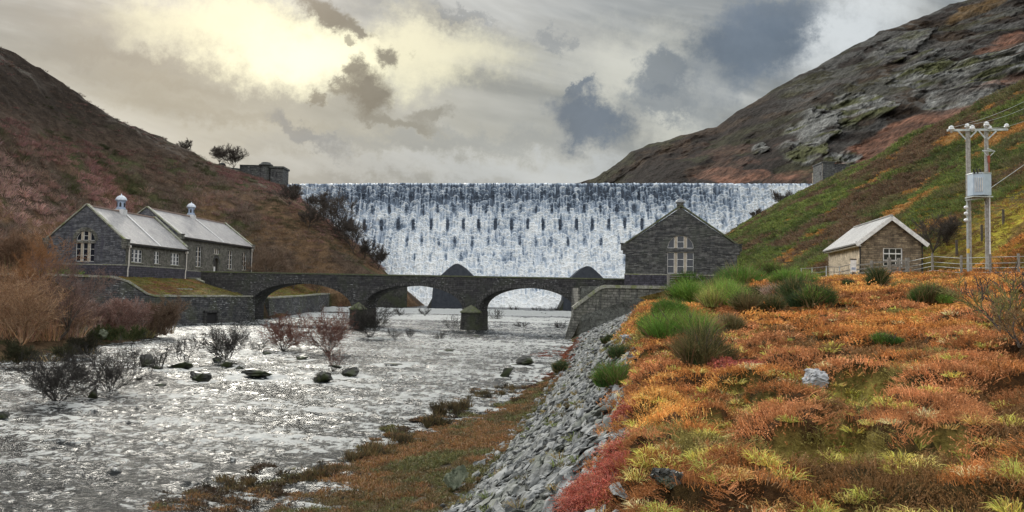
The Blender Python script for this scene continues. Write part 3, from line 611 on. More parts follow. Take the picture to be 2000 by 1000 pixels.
# ------------------------------------------------------------------ dam and the sheet of water over it
CREST = [(-80, 243), (-68, 241), (-35, 234.5), (0, 229.8), (40, 224), (82, 219), (92, 217.5)]
CX = np.array([c[0] for c in CREST], float); CY = np.array([c[1] for c in CREST], float)
def crest_z(x): return 31.0
def dam_face(X, z, off=0.0):
    """Y of the dam face at height z: near-vertical at the top, spreading to the toe"""
    h = np.clip((31.0-z)/35.0, 0, 1.1); return np.interp(X, CX, CY)-(1.5+21*h**1.35)-off
def build_dam():
    root = empty('dam', (0, 230, -5), 0, 'tall curved masonry dam almost hidden by the white water pouring over its whole crest', 'dam')
    xs = np.linspace(-80, 92, 120); zs = np.linspace(30.2, -7, 30)
    X, Z = np.meshgrid(xs, zs); Y = dam_face(X, Z)+.9
    top = np.stack([xs, np.interp(xs, CX, CY)+3, np.full(len(xs), 30.2)], -1); bk = np.stack([xs, np.interp(xs, CX, CY)+4, np.full(len(xs), -7.)], -1)
    V = np.concatenate([bk[None], top[None], np.stack([X, Y, Z], -1)]).reshape(-1, 3); V -= np.array((0, 230, -5))
    me = npdata('dam_wall', V, gridF(32, 120)); boxuv(me); link('masonry_face', me, M_pierst, root)
    # falling water
    nx, nz = 1500, 330; xs = np.linspace(-72, 88, nx); hh = np.linspace(0, 1, nz)
    zz = 31.0-35.4*hh; A = np.zeros((nz, nx)); r2 = np.random.default_rng(5)
    dx = xs[1]-xs[0]; dz = 35.4/nz
    def stamp(cx, cz, w, l, k):
        i0 = int((cx-3*w+72)/dx); i1 = int((cx+3*w+72)/dx)+1; j0 = int((31-cz-.5*w)/dz); j1 = int((31-cz+l*2.2)/dz)+1
        i0, i1, j0, j1 = max(i0, 0), min(i1, nx), max(j0, 0), min(j1, nz)
        if i1 <= i0 or j1 <= j0: return
        u = (xs[i0:i1]-cx)/w; d = (cz-zz[j0:j1])
        front = d[:, None]-.55*w*u[None]**2
        l = l*1.35; val = k*np.exp(-(u[None]/1.2)**4)*np.clip(front/(.2*w)+1, 0, 1)*(.62*np.exp(-np.maximum(front, 0)/(.45*w))+.5*np.exp(-np.maximum(front, 0)/l)*(.45+.55*np.clip(np.abs(u[None])*1.3, 0, 1)))
        A[j0:j1, i0:i1] = np.maximum(A[j0:j1, i0:i1], val)
    for i in range(11000):
        h = r2.random()**.8; w = r2.uniform(.2, .75)*(1+.5*h); stamp(r2.uniform(-72, 88), 31-35*h, w, r2.uniform(.7, 2.4)*(.6+.6*h), r2.uniform(.35, 1.0))
    for row in np.arange(1.2, 34, 2.1):                       # jets breaking on the courses of projecting stone
        for cx in np.arange(-70, 86, 3.0):
            if r2.random() < .75: stamp(cx+r2.normal(0, .55), 31-row+r2.normal(0, .35), r2.uniform(.4, .8), r2.uniform(1.0, 2.8), r2.uniform(.7, 1.1))
    XX = np.repeat(xs[None], nz, 0); ZZ = np.repeat(zz[:, None], nx, 1)
    st = fbm(XX/.40, ZZ/2.6, 5, 131); lum = fbm(XX/9, ZZ/5, 4, 133)
    foam = A*.74+.29+.32*st+.22*lum
    dep = (31-ZZ)/35
    upper = np.exp(-((dep-.10)/.10)**2); U, W = pix(XX, dam_face(XX, ZZ), ZZ)
    side = np.clip(sst(U, 1330, 1560)+sst(-U, -680, -580)*.5, 0, 1)
    foam -= .19*upper*(1-side); foam += .10*sst(dep, .35, .95)+.22*sst(dep, .85, 1.0); foam += .25*side
    foam -= .20*sst(-dep, -.35, -.15)*(1-side)*sst(lum, -.3, .3)
    lip = sst(-dep, -.022, -.004); foam = foam*(1-lip)+lip*(.35+.6*st+.25*fbm(XX/1.2, ZZ, 3, 137))
    # regular dark openings where the sheet splits round the header stones
    for (row, a0, step, k, hgt) in [(437, 714, 31.6, 1.0, 11), (407, 730, 31.6, .55, 9), (470, 731, 31.6, .5, 10), (500, 745, 31.6, .35, 9), (380, 742, 31.6, .35, 7)]:
        for i in range(-3, 27):
            cx = a0+i*step+r2.normal(0, 1.2); kk = k*r2.uniform(.6, 1.05) if row != 437 else k*r2.uniform(.85, 1.0)
            kk *= (1-sst(np.array(float(cx)), 1230, 1330)*.6)
            ro = row-.004*(cx-900)
            foam -= kk*1.0*np.exp(-((U-cx)/3.0)**4-((W-ro-2)/hgt)**4)
    A2 = np.clip(A, 0, 1.1)
    off = .35+.85*A2+.35*st*1.0+.5*dep; off[:4] = off[4]*np.linspace(.2, 1, 4)[:, None]
    Y = dam_face(XX, ZZ)-off
    # rounding over the crest, and back into the reservoir
    Z0 = ZZ+np.exp(-dep*60)*(.25*fbm(XX/.6, XX*0, 4, 141)+.1)
    Xb = np.repeat(xs[None], 3, 0); Yb = np.stack([np.interp(xs, CX, CY)+6, np.interp(xs, CX, CY)+1.0, np.interp(xs, CX, CY)-.9]); Zb = np.stack([Z0[0]*0+30.9, Z0[0]-.02, Z0[0]+.02])
    X_ = np.concatenate([Xb, XX]); Y_ = np.concatenate([Yb, Y]); Z_ = np.concatenate([Zb, Z0]); fo = np.concatenate([np.repeat(foam[:1], 3, 0), foam])
    o = npobj('waterfall', np.stack([X_, Y_, Z_], -1).reshape(-1, 3), gridF(nz+3, nx), M_fall, None, np.stack([np.clip(fo, 0, 1)]*3, -1).reshape(-1, 3), True); tag(o, kind='structure')
    # reservoir behind
    mb = MB(); mb.v = [(x, float(np.interp(x, CX, CY))+5.5, 30.9) for x in np.linspace(-72, 88, 20)]+[(300, 620, 30.9), (-160, 620, 30.9)]; mb.f = [tuple(range(22))]
    tag(link('reservoir', mb.data('reservoir'), plain('reservoir_water', (.05, .06, .06), .1)), kind='structure')
def fall_mat():
    m, T, b = newmat('falling_water'); a = T.new('ShaderNodeAttribute', attribute_name='Col'); f = T.new('ShaderNodeSeparateColor'); T.l.new(a.outputs[0], f.inputs[0])
    ob = T.new('ShaderNodeTexCoord').outputs['Object']; n = T.noise(T.vm('MULTIPLY', ob, (2.2, .3, .7)), 1.6, 6, .7, .5)
    g = T.m('ADD', f.outputs[0], T.m('MULTIPLY', T.m('SUBTRACT', n, .5), .42))
    cr = T.new('ShaderNodeValToRGB'); T.l.new(g, cr.inputs[0]); e = cr.color_ramp.elements
    e[0].position = .02; e[0].color = c4(.03, .045, .07); e[1].position = .95; e[1].color = c4(.90, .92, .92)
    for p, c in ((.20, (.12, .165, .23)), (.40, (.38, .45, .54)), (.62, (.70, .75, .79))):
        k = e.new(p); k.color = c4(c)
    T.l.new(cr.outputs[0], b.inputs['Base Color']); b.inputs['Roughness'].default_value = .5; b.inputs['Specular IOR Level'].default_value = .4; bump(T, b, n, .8, .3); return m
M_fall = fall_mat(); build_dam()
# ------------------------------------------------------------------ stone houses
def arc(cx, cz, r, a0, a1, n): return [(cx+r*math.cos(R(a0+(a1-a0)*i/n)), cz+r*math.sin(R(a0+(a1-a0)*i/n))) for i in range(n+1)]
def side_frame(w):            # panel drawn in (x=depth, z) placed on the right-hand wall, thickness inwards
    return Matrix(((0, -1, 0, w), (1, 0, 0, 0), (0, 0, 1, 0), (0, 0, 0, 1)))
def window(parent, x0, x1, z0, z1, lights=3, rows=3, frame=None, depth=.16, arched=False, mull=.22, bar=.05, mullmat=None, recess=.2):
    """a window: white glazing frame (the part) with its panes and stone mullions below it"""
    F = frame or Matrix.Identity(4); fb, gb, mb_ = MB(), MB(), MB(); w = x1-x0; cw = (w-mull*(lights-1))/lights; cx = (x0+x1)/2; r = w/2
    y0, y1 = recess, recess+.07; mulls = []
    def zt(x):
        return z0+math.sqrt(max(r*r-(x-cx)**2, .0)) if arched else z1
    for i in range(lights):
        a = x0+i*(cw+mull); b = a+cw
        if i < lights-1: 
            t = max(zt(b), zt(b+mull)); mm = MB().box(b, b+mull, .1, recess+.12, z0, t+.02).data('mullion'); mm.transform(F); mulls.append(mm)
        n = 6 if arched else 1
        xs = [a+(b-a)*k/n for k in range(n+1)]
        top = [min(zt(x), z1 if not arched else 1e9) for x in xs]
        # frame uprights, sill and head
        for (p, q) in ((a, a+bar), (b-bar, b)):
            zz = min(zt(p), zt(q)) if arched else z1
            if zz-z0 > .1: fb.box(p, q, y0, y1, z0, zz)
        fb.box(a+bar, b-bar, y0+.002, y1+.002, z0, z0+bar)
        if arched:
            for k in range(n): fb.beam((xs[k], y0+.035, top[k]-bar/2), (xs[k+1], y0+.035, top[k+1]-bar/2), .07, bar, (0, 0, 1))
        else: fb.box(a+bar, b-bar, y0+.002, y1+.002, z1-bar, z1)
        hi = max(top)
        for k in range(1, rows):
            z = z0+(z1-z0)*k/rows
            if z < min(top[1:-1] or [z1])-.05: fb.box(a+bar, b-bar, y0+.004, y1-.004, z-bar*.4, z+bar*.4)
        for k in range(n): gb.add([(xs[k], y0+.04, z0), (xs[k+1], y0+.04, z0), (xs[k+1], y0+.04, top[k+1]), (xs[k], y0+.04, top[k])], [(0, 1, 2, 3)])
    me = fb.data('window'); me.transform(F); o = link('window', me, M_white, parent)
    me = gb.data('pane'); me.transform(F); link('pane', me, M_glass, o)
    for me in mulls: link('mullion', me, mullmat or M_mull, o)
    return o
def sill(parent, x0, x1, z, frame=None, mat=None, name='sill', h=.14, out=.12):
    me = MB().box(x0, x1, -out, .1, z-h, z).data(name); me.transform(frame or Matrix.Identity(4)); return link(name, me, mat or M_cope, parent)
def cupola(parent, y, zr, s=1.0, blue=True):
    c = (0, y, zr)
    b = MB().box(-.72*s, .72*s, y-.72*s, y+.72*s, zr-1.3, zr+.45*s); base = b.build('cupola_base', M_flash, parent)
    o = MB().lathe(c, [(.80*s, .45*s), (.80*s, .58*s), (.66*s, .66*s), (.64*s, 1.75*s), (.76*s, 1.82*s), (.76*s, 1.95*s)], 16).build('cupola', M_blue if blue else M_wing, parent, False)
    MB().lathe(c, [(.92*s, 1.95*s), (.92*s, 2.05*s), (.86*s, 2.22*s), (.70*s, 2.50*s), (.40*s, 2.72*s), (.10*s, 2.82*s), (.06*s, 3.05*s), (.02*s, 3.1*s)], 18).build('cupola_dome', M_dome if blue else M_domeg, o, True)
    lv = MB()
    for k in range(6):
        a = 2*math.pi*k/6-math.pi/2+.35; d = Vector((math.cos(a), math.sin(a), 0)); t = Vector((-d.y, d.x, 0)); p = Vector(c)+d*.62*s
        pts = [(-.15, .85), (.15, .85), (.15, 1.4), (.08, 1.56), (0, 1.6), (-.08, 1.56), (-.15, 1.4)]
        ff = [p+t*a_*s+Vector((0, 0, z_*s))+d*.05*s for a_, z_ in pts]; bb = [q-d*.1 for q in ff]
        lv.add(ff+bb, [tuple(range(7))]+[(i, (i+1) % 7, 7+(i+1) % 7, 7+i) for i in range(7)])
    lv.build('louvre_opening', M_black, o)

def house(name, label, D, x, z, rot, w, eave, apex, length, wallF, wallS, roofmat, front, sides, pipes=(), cup=None, plinth=1.7, kneel=True, cat='stone building', flash=None, door=None, cop=None, cuparg=(1, True), rear_cop=True):
    root = empty(name, (x, D, z), rot, label, cat); sl = (apex-eave)/w; cop = cop or M_cope
    # front gable wall with its openings
    holes = []
    for f in front: holes.append(f['hole'])
    out = [(-w, -1.2), (w, -1.2), (w, eave), (0, apex), (-w, eave)]
    g1 = panel(out, holes, .6)
    link('gable_wall', g1, wallF, root)
    g2 = panel(out, [], .6, Matrix.Translation((0, length-.6, 0))); link('gable_wall', g2, wallF, root)
    sh = []
    for s in sides: sh.append(s['hole'])
    sp = panel([(.6, -1.2), (length-.6, -1.2), (length-.6, eave-.35), (.6, eave-.35)], sh, .5, side_frame(w-.02)); link('side_wall', sp, wallS, root)
    MB().box(-w+.02, -w+.52, .6, length-.6, -1.2, eave-.35).build('side_wall', wallS, root)
    MB().box(-w+.6, w-.6, .8, length-.8, -.2, .1).build('floor_slab', M_black, root)
    # roof: two slopes meeting at a ridge, eaves overhanging the side walls
    roof = MB(); ov = .38; t = .22
    for s in (-1, 1):
        e = Vector((s*(w+ov), 0, eave-ov*sl)); r = Vector((0, 0, apex)); n = Vector((s*sl, 0, 1)).normalized()*t
        y0, y1 = .6, length-.6
        lift = Vector((0, 0, -.12))
        vs = [e+lift, r+lift, r+lift+n*1, e+lift+n]; roof.add([Vector((v.x if i not in (2,) else 0, y0, v.z)) for i, v in enumerate(vs)]+[Vector((v.x if i not in (2,) else 0, y1, v.z)) for i, v in enumerate(vs)],
                 [(0, 1, 2, 3), (7, 6, 5, 4), (3, 2, 6, 7), (0, 4, 5, 1), (0, 3, 7, 4)])
    ro = roof.build('roof', roofmat, root)
    MB().box(-.16, .16, .6, length-.6, apex+.03, apex+.24).build('ridge_tiles', M_ridge, ro)
    if flash:
        for fy in flash:
            mb = MB(); nrm = Vector((sl, 0, 1)).normalized()
            e = Vector((w+ov, fy, eave-ov*sl-.12)); r = Vector((.2, fy, apex-.2*sl-.12)); mb.beam(e+nrm*(t+.03), r+nrm*(t+.03), .42, .06, nrm); mb.build('lead_flashing', M_flash, ro)
    # copings along the gables, with kneeler stones at the foot
    for yy in ([-.08, length-.55] if rear_cop else [-.08]):
        mb = MB(); nrm = .24
        for s in (-1, 1):
            mb.beam((s*(w+.25), yy+.32, eave-.25*sl+nrm), (0, yy+.32, apex+nrm+.06), .78, .2, (0, 0, 1))
        mb.build('coping', cop, root)
        if kneel:
            for s in (-1, 1):
                kb = MB()
                a, b = sorted((s*(w-.35), s*(w+.62))); kb.box(a, b, yy-.04, yy+.72, eave-.75, eave+.12)
                a, b = sorted((s*(w-.3), s*(w+.34))); kb.box(a, b, yy, yy+.68, eave-1.25, eave-.75)
                a, b = sorted((s*(w-.45), s*(w+.72))); kb.box(a, b, yy-.08, yy+.76, eave+.12, eave+.26)
                kb.build('kneeler', wallF if cop is M_copeD else M_wing, root)
    # plinth band standing a little proud, with a pale offset course
    if plinth:
        pb = MB().box(-w-.09, w+.09, -.09, .3, -1.2, plinth).box(w-.3, w+.09, .3, length+.02, -1.2, plinth-.01).box(-w-.09, -w+.3, .3, length+.02, -1.2, plinth-.01)
        pb.build('plinth', M_plinth, root)
        MB().box(-w-.12, w+.12, -.12, -.0, plinth, plinth+.14).box(w, w+.12, 0, length, plinth, plinth+.14).build('plinth_course', M_cope, root)
    for f in front:
        x0, x1, z0, z1 = f['w']; window(root, x0, x1, z0, z1, f.get('lights', 3), f.get('rows', 3), None, arched=f.get('arched', False), mull=f.get('mull', .34), bar=f.get('bar', .07))
    for s in sides:
        if 'w' in s:
            x0, x1, z0, z1 = s['w']; window(root, x0, x1, z0, z1, s.get('lights', 2), s.get('rows', 3), side_frame(w-.02), mull=s.get('mull', .16), mullmat=M_mull if s.get('stone') else M_white, bar=.10)
            sill(root, x0-.15, x1+.15, z0, side_frame(w-.02)); sill(root, x0-.2, x1+.2, z1+.3, side_frame(w-.02), M_wing, 'lintel', .28, .03)
    for p in pipes:
        mb = MB(); xx = w+.16; mb.tube((xx, p, 0), (xx, p, 1.2), .10, .10, 8).tube((xx, p, 1.2), (xx+.12, p, 1.7), .10, .10, 8).tube((xx+.12, p, 1.7), (xx+.12, p, eave-1.0), .10, .10, 8)
        mb.box(xx-.1, xx+.34, p-.2, p+.2, eave-1.0, eave-.62); mb.build('downpipe', M_pipe, root)
    MB().box(w+.27, w+.43, .6, length-.6, eave-.62, eave-.48).build('gutter', M_black, root)
    if cup is not None: cupola(root, cup, apex, *cuparg)
    return root
def rect(x0, x1, z0, z1): return [(x0, z0), (x1, z0), (x1, z1), (x0, z1)]
def arched_pair(w, z0, z1, za, rows=3):
    r = w/2
    return [dict(hole=rect(-r, r, z0, z1), w=(-r, r, z0, z1), lights=3, rows=rows), dict(hole=arc(0, za, r, 0, 180, 20), w=(-r, r, za, za+r), lights=3, rows=2, arched=True)]
def arch_trim(root, w, z1, za, mat):
    r = w/2; me = panel(arc(0, za, r+.55, 0, 180, 22)+arc(0, za, r+.02, 180, 0, 22), [], .1, Matrix.Translation((0, -.035, 0))); link('window_arch', me, mat, root)
    MB().box(-r-.25, r+.25, -.05, .22, z1+.003, za-.003).build('transom', mat, root)

# valve house nearest on the left bank
B1 = house('stone_building', 'nearer of the two joined stone valve houses on the left bank, its gable window arched', 124, -65.95, 1.3, R(-3.66), 6.2, 5.5, 10.8, 21,
      M_wallL, M_wallS, M_roofL, arched_pair(3.0, 2.2, 5.1, 5.45),
      [dict(hole=rect(2.4, 5.7, 2.3, 4.4), w=(2.4, 5.7, 2.3, 4.4), lights=3), dict(hole=rect(9.4, 11.2, 2.3, 4.4), w=(9.4, 11.2, 2.3, 4.4), lights=2), dict(hole=rect(15.0, 18.2, 2.3, 4.4), w=(15.0, 18.2, 2.3, 4.4), lights=3)],
      pipes=(1.1, 20.2), cup=9.6, flash=[10.3])
arch_trim(B1, 3.0, 5.1, 5.45, M_wing)
B2 = house('stone_building', 'further of the two joined stone valve houses, arched doorway behind the bridge end', 145.4, -66.4, 1.3, R(-3.66), 6.3, 7.9, 12.7, 34,
      M_wallL, M_wallS, M_roofL, [],
      [dict(hole=rect(6.8, 9.2, 2.4, 6.3), w=(6.8, 9.2, 2.4, 6.3), lights=2, rows=4, stone=True), dict(hole=rect(14.4, 17.2, 5.2, 6.3), w=(14.4, 17.2, 5.2, 6.3), lights=3, rows=1, stone=True),
       dict(hole=[(14.6, 0.02), (17.0, 0.02)]+arc(15.8, 3.2, 1.2, 0, 180, 12)), dict(hole=rect(21.3, 23.7, 2.4, 6.3), w=(21.3, 23.7, 2.4, 6.3), lights=2, rows=4, stone=True), dict(hole=rect(28.8, 31.2, 2.4, 6.3), w=(28.8, 31.2, 2.4, 6.3), lights=2, rows=4, stone=True)],
      pipes=(33.3,), cup=17.3, flash=[18.0, 1.2], plinth=1.5)
me = panel([(14.6, 0.02), (17.0, 0.02)]+arc(15.8, 3.2, 1.2, 0, 180, 12), [], .08, side_frame(6.3-.4)); dr = link('door', me, M_door, B2)
me = MB().box(15.3, 16.1, -.02, .0, 1.6, 2.7).data('door_notice'); me.transform(side_frame(6.3-.36)); link('door_notice', me, M_white, dr)
me = panel(arc(15.8, 3.2, 1.75, 0, 180, 14)+arc(15.8, 3.2, 1.21, 180, 0, 14), [], .1, side_frame(6.3+.03)); link('door_arch', me, M_ring, B2)
B3 = house('stone_building', 'dark stone valve house on the right bank, gable with arched window facing the viewer', 109.4, 22.95, 1.25, R(-10.76), 7.45, 5.6, 10.75, 20,
      M_wallR, M_wallR, M_roofD, arched_pair(3.5, 1.75, 4.65, 5.2), [], cup=6.5, plinth=1.5, cop=M_copeD, cuparg=(.72, False))
arch_trim(B3, 3.5, 4.65, 5.2, M_wallR)

# small hut with white bargeboards
def hut():
    w, eave, apex, ln = 2.45, 3.15, 5.15, 12.3
    root = empty('hut', (32.55, 69, 1.9), R(-9.2), 'small stone hut with pale slate roof, white bargeboards and white window', 'hut'); sl = (apex-eave)/w
    hole = rect(-.62, .95, .95, 2.55)
    link('gable_wall', panel([(-w, -1.5), (w, -1.5), (w, eave), (0, apex-.02), (-w, eave)], [hole], .4), M_hutst, root)
    MB().box(-w+.02, -w+.4, .4, ln-.4, -1.5, eave).build('side_wall', M_hutlit, root); MB().box(w-.4, w-.02, .4, ln-.4, -1.5, eave).build('side_wall', M_hutst, root)
    link('gable_wall', panel([(-w, -1.5), (w, -1.5), (w, eave), (0, apex-.02), (-w, eave)], [], .4, Matrix.Translation((0, ln-.4, 0))), M_hutst, root)
    roof = MB(); ov = .42
    for s in (-1, 1):
        e = Vector((s*(w+ov), 0, eave-ov*sl+.02)); n = Vector((s*sl, 0, 1)).normalized()*.12
        a = [Vector((e.x, -.35, e.z)), Vector((0, -.35, apex+.02)), Vector((0, -.35, apex+.16)), Vector((e.x, -.35, e.z))+n]; b = [v+Vector((0, ln+.6, 0)) for v in a]
        roof.add(a+b, [(0, 1, 2, 3), (7, 6, 5, 4), (3, 2, 6, 7), (0, 4, 5, 1), (0, 3, 7, 4)])
    ro = roof.build('roof', M_hutroof, root)
    mb = MB()
    for k in range(34): mb.box(-.12, .12, -.3+k*.36, -.3+k*.36+.33, apex+.12, apex+.24)
    mb.build('ridge_tiles', M_hutroof, ro)
    bb = MB()
    for yy in (-.40,):
        for s in (-1, 1): bb.beam((s*(w+ov+.04), yy, eave-(ov+.04)*sl-.03), (0, yy, apex-.03), .07, .34, (0, 0, 1))
    bb.build('bargeboard', M_white, root)
    for s in (-1, 1): MB().tube((s*(w+ov+.05), -.3, eave-ov*sl+.0), (s*(w+ov+.05), ln, eave-ov*sl+.0), .07, .07, 8).build('gutter', M_black if s < 0 else M_black, root)
    MB().box(-w-ov+.02, -w-.02, -.28, ln-.1, eave-ov*sl-.16, eave-ov*sl-.07).build('soffit', M_white, root)
    for s in (-1, 1): MB().tube((s*(w+.06), -.07, -1), (s*(w+.06), -.07, eave-.1), .055, .055, 8).tube((s*(w+.06), -.07, eave-.1), (s*(w+ov), -.1, eave-.15), .055, .055, 8).build('downpipe', M_black, root)
    # window: nine panes, the top row a hinged vent
    f = MB(); x0, x1, z0, z1 = -.62, .95, .95, 2.55; f.box(x0, x1, .08, .16, z0, z0+.09).box(x0, x1, .08, .16, z1-.09, z1).box(x0, x0+.09, .083, .157, z0, z1).box(x1-.09, x1, .083, .157, z0, z1)
    f.box(x0, x1, .077, .163, 2.0, 2.10)
    for k in (1, 2): xx = x0+(x1-x0)*k/3; f.box(xx-.03, xx+.03, .09, .15, z0, z1)
    f.box(x0, x1, .095, .145, 1.46, 1.52); wo = f.build('window', M_white, root)
    MB().box(x0, x1, .12, .13, z0, z1).build('pane', M_glass, wo)
    MB().box(-1.0, 1.35, -.14, .1, .72, .86).box(-.95, 1.3, -.04, .02, -1.0, .72).build('sill', M_hutst, root)
hut()

# ------------------------------------------------------------------ bridge
def bridge():
    A, B = Vector((-50.5, 142, 0)), Vector((16, 117, 0)); ln = (B-A).length; rz = math.atan2(B.y-A.y, B.x-A.x)
    root = empty('bridge', (A.x, A.y, 0), rz, 'long dark stone bridge of three low arches across the river', 'bridge')
    top = lambda s: 1.75-.4*s/ln
    DP = 3.6; arches = [(5.6, 25.9, -3.3, .85), (28.3, 45.9, -3.0, .78), (48.6, 64.1, -2.8, .72)]
    def curve(a, b, zs, zc, g=0, n=28):
        c = (a+b)/2; r = (b-a)/2+g; h = zc-zs+g; return [(c-r*math.cos(math.pi*i/n), zs+h*(math.sin(math.pi*i/n)**.92)) for i in range(n+1)]
    out = [(-4.5, -7.2)]
    for (a, b, zs, zc) in arches: out += [(a, -7.2)]+curve(a, b, zs, zc)+[(b, -7.2)]
    out += [(ln+1, -7.2), (ln+1, top(ln)), (-4.5, top(-4.5))]
    link('arched_wall', panel(out, [], DP), M_bridge, root)
    for y0 in (-.02, DP-.48):
        pw = panel([(-5.4, top(-4.5)-.6), (ln+1, top(ln)-.6), (ln+1, top(ln)+.75), (-5.4, top(-4.5)+.75)], [], .5, Matrix.Translation((0, y0, 0))); link('parapet', pw, M_bridge, root)
        cp = panel([(-5.4, top(-4.5)+.75), (ln+1, top(ln)+.75), (ln+1, top(ln)+.97), (-5.4, top(-4.5)+.97)], [], .68, Matrix.Translation((0, y0-.09, 0))); link('coping', cp, M_copeD, root)
    for (a, b, zs, zc) in arches:
        ring = panel(curve(a, b, zs, zc, .62)+curve(a, b, zs, zc, .0)[::-1], [], .16, Matrix.Translation((0, -.08, 0))); 
        # voussoirs: radial joints cut as narrow dark gaps
        mb = MB(); c = (a+b)/2; n = 46
        in_, ou = curve(a, b, zs, zc, 0, n), curve(a, b, zs, zc, .66, n)
        for i in range(n):
            t = .06; i0 = Vector(in_[i]).lerp(Vector(in_[i+1]), t); i1 = Vector(in_[i]).lerp(Vector(in_[i+1]), 1-t); o0 = Vector(ou[i]).lerp(Vector(ou[i+1]), t); o1 = Vector(ou[i]).lerp(Vector(ou[i+1]), 1-t)
            d = .10+.03*random.random(); q = [(i0.x, -d, i0.y), (i1.x, -d, i1.y), (o1.x, -d, o1.y), (o0.x, -d, o0.y)]; q2 = [(x, .1, z) for x, _, z in q]
            mb.add(q+q2, [(0, 1, 2, 3), (0, 4, 5, 1), (1, 5, 6, 2), (2, 6, 7, 3), (3, 7, 4, 0)])
        mb.build('arch_ring', M_ring, root)
    MB().box(-4.4, ln+.9, .49, DP-.49, .9, 1.32).build('roadway', rough('road_gravel', (.10, .10, .10), (.16, .16, .15), 3), root)
    # cutwaters with conical caps
    for (a, b) in ((25.9, 28.3), (45.9, 48.6)):
        c = (a+b)/2+.1; w = (b-a)/2+.2; mb = MB(); n = 12
        def ringp(r, z, fl=1.0): return [(c-r*math.cos(math.pi*i/n), -.02-r*.95*math.sin(math.pi*i/n)*fl, z) for i in range(n+1)]
        rings = [ringp(w+.35, -7.3), ringp(w+.1, -5.2), ringp(w+.02, -3.15)]; k = n+1
        mb.add(sum(rings, []), [(j*k+i, j*k+i+1, (j+1)*k+i+1, (j+1)*k+i) for j in range(2) for i in range(n)]); p = mb.build('cutwater', M_pierst, root)
        cb = MB(); r0, r1 = ringp(w+.22, -3.3), ringp(w+.22, -3.1); r2 = [(x*.999+.001*c, y, z) for x, y, z in ringp(w+.1, -3.05)]; tip = [(c, -.03, -2.05)]*(n+1)
        mid = [(c+(x-c)*.5, y*.5, -2.45) for x, y, _ in ringp(w, 0)]
        cb.add(r0+r1+r2+mid+tip, [(j*k+i, j*k+i+1, (j+1)*k+i+1, (j+1)*k+i) for j in range(4) for i in range(n)]); cb.build('conical_cap', M_copeD, p)
        bb = MB(); bb.box(a-.08, b+.08, 0.02, DP+.05, -7.3, -3.05); bb.box(a-.2, b+.2, .0, DP+.1, -7.3, -5.7); bb.build('pier_base', M_pierst, p)
    return root
bridge()

# ------------------------------------------------------------------ walls
def wall_path(name, pts, zb, th, mat, label, cope=M_cope, ch=.28, cat='wall', over=.12, irregular=0):
    root = empty(name, (pts[0][0], pts[0][1], 0), 0, label, cat); o = Vector((pts[0][0], pts[0][1], 0)); n = len(pts)
    P2 = [Vector((p[0], p[1], 0)) for p in pts]; nr = []
    for i in range(n):
        d = (P2[min(i+1, n-1)]-P2[max(i-1, 0)]).normalized(); nr.append(Vector((d.y, -d.x, 0)))
    def strip(off0, off1, z0f, z1f):
        mb = MB(); vs = []
        for i in range(n):
            a = P2[i]+nr[i]*off0-o; b = P2[i]+nr[i]*off1-o; vs += [(a.x, a.y, z0f(i)), (b.x, b.y, z0f(i)), (b.x, b.y, z1f(i)), (a.x, a.y, z1f(i))]
        fs = [(0, 1, 2, 3), tuple(4*(n-1)+j for j in (3, 2, 1, 0))]
        for i in range(n-1):
            for j in range(4): fs.append((4*i+j, 4*(i+1)+j, 4*(i+1)+(j+1) % 4, 4*i+(j+1) % 4))
        return mb.add(vs, fs)
    zt = lambda i: pts[i][2]
    zbf = (lambda i: zb[i]) if isinstance(zb, (list, tuple)) else (lambda i: zb)
    strip(0, -th, zbf, lambda i: zt(i)-ch).build('masonry', mat, root)
    if irregular:
        mb = MB()
        for i in range(n-1):
            a, b = P2[i]-o, P2[i+1]-o; L_ = (b-a).length; k = max(1, int(L_/irregular)); c = -nr[i]*th/2
            for j in range(k):
                t0, t1 = (j+.03)/k, (j+.97)/k; h = ch*random.uniform(.75, 1.25); p = a.lerp(b, t0)+c; q = a.lerp(b, t1)+c; z0, z1 = zt(i)+(zt(i+1)-zt(i))*t0, zt(i)+(zt(i+1)-zt(i))*t1
                mb.beam(p+Vector((0, 0, z0-ch/2)), q+Vector((0, 0, z1-ch/2+random.uniform(-.03, .03))), th+2*over+random.uniform(-.06, .06), h, (0, 0, 1))
        mb.build('coping', cope, root)
    else: strip(over, -th-over, lambda i: zt(i)-ch, zt).build('coping', cope, root)
    return root
def dens(pts, st=1.0):
    o = []
    for i in range(len(pts)-1):
        a, b = np.array(pts[i], float), np.array(pts[i+1], float); n = max(1, int(np.hypot(*(b-a)[:2])/st)); o += [tuple(a+(b-a)*k/n) for k in range(n)]
    return o+[tuple(pts[-1])]
wall_path('retaining_wall', [(-80, 107.2, 1.25), (-75, 107.2, 1.3), (-62.2, 107.6, 1.3), (-58.9, 111.4, 1.3), (-56.6, 114.2, 1.25), (-55.4, 116, .7), (-54.5, 117.8, -.35), (-53.9, 119.2, -1.1), (-53.3, 120.6, -1.4), (-49, 130.4, -1.42), (-46.5, 136.3, -1.42), (-44.6, 140.4, -1.42)],
          -7.3, .9, M_retain, 'dark retaining wall whose pale coping dips in a curve below the nearer valve house', irregular=.9)
wall_path('retaining_wall', [(-44.3, 147.5, -1.75), (-43.2, 165, -1.45), (-42.0, 186, -.95)], -7.0, .9, M_retain, 'river wall seen through the left arch of the bridge', irregular=1.2)
wall_path('retaining_wall', [(-33, 189.0, 1.4), (-28, 190, 2.0), (-24.7, 191, 2.2)], -7.0, 3.0, M_pierst, 'dark blunt end of a river wall seen through the middle arch of the bridge', M_copeD)
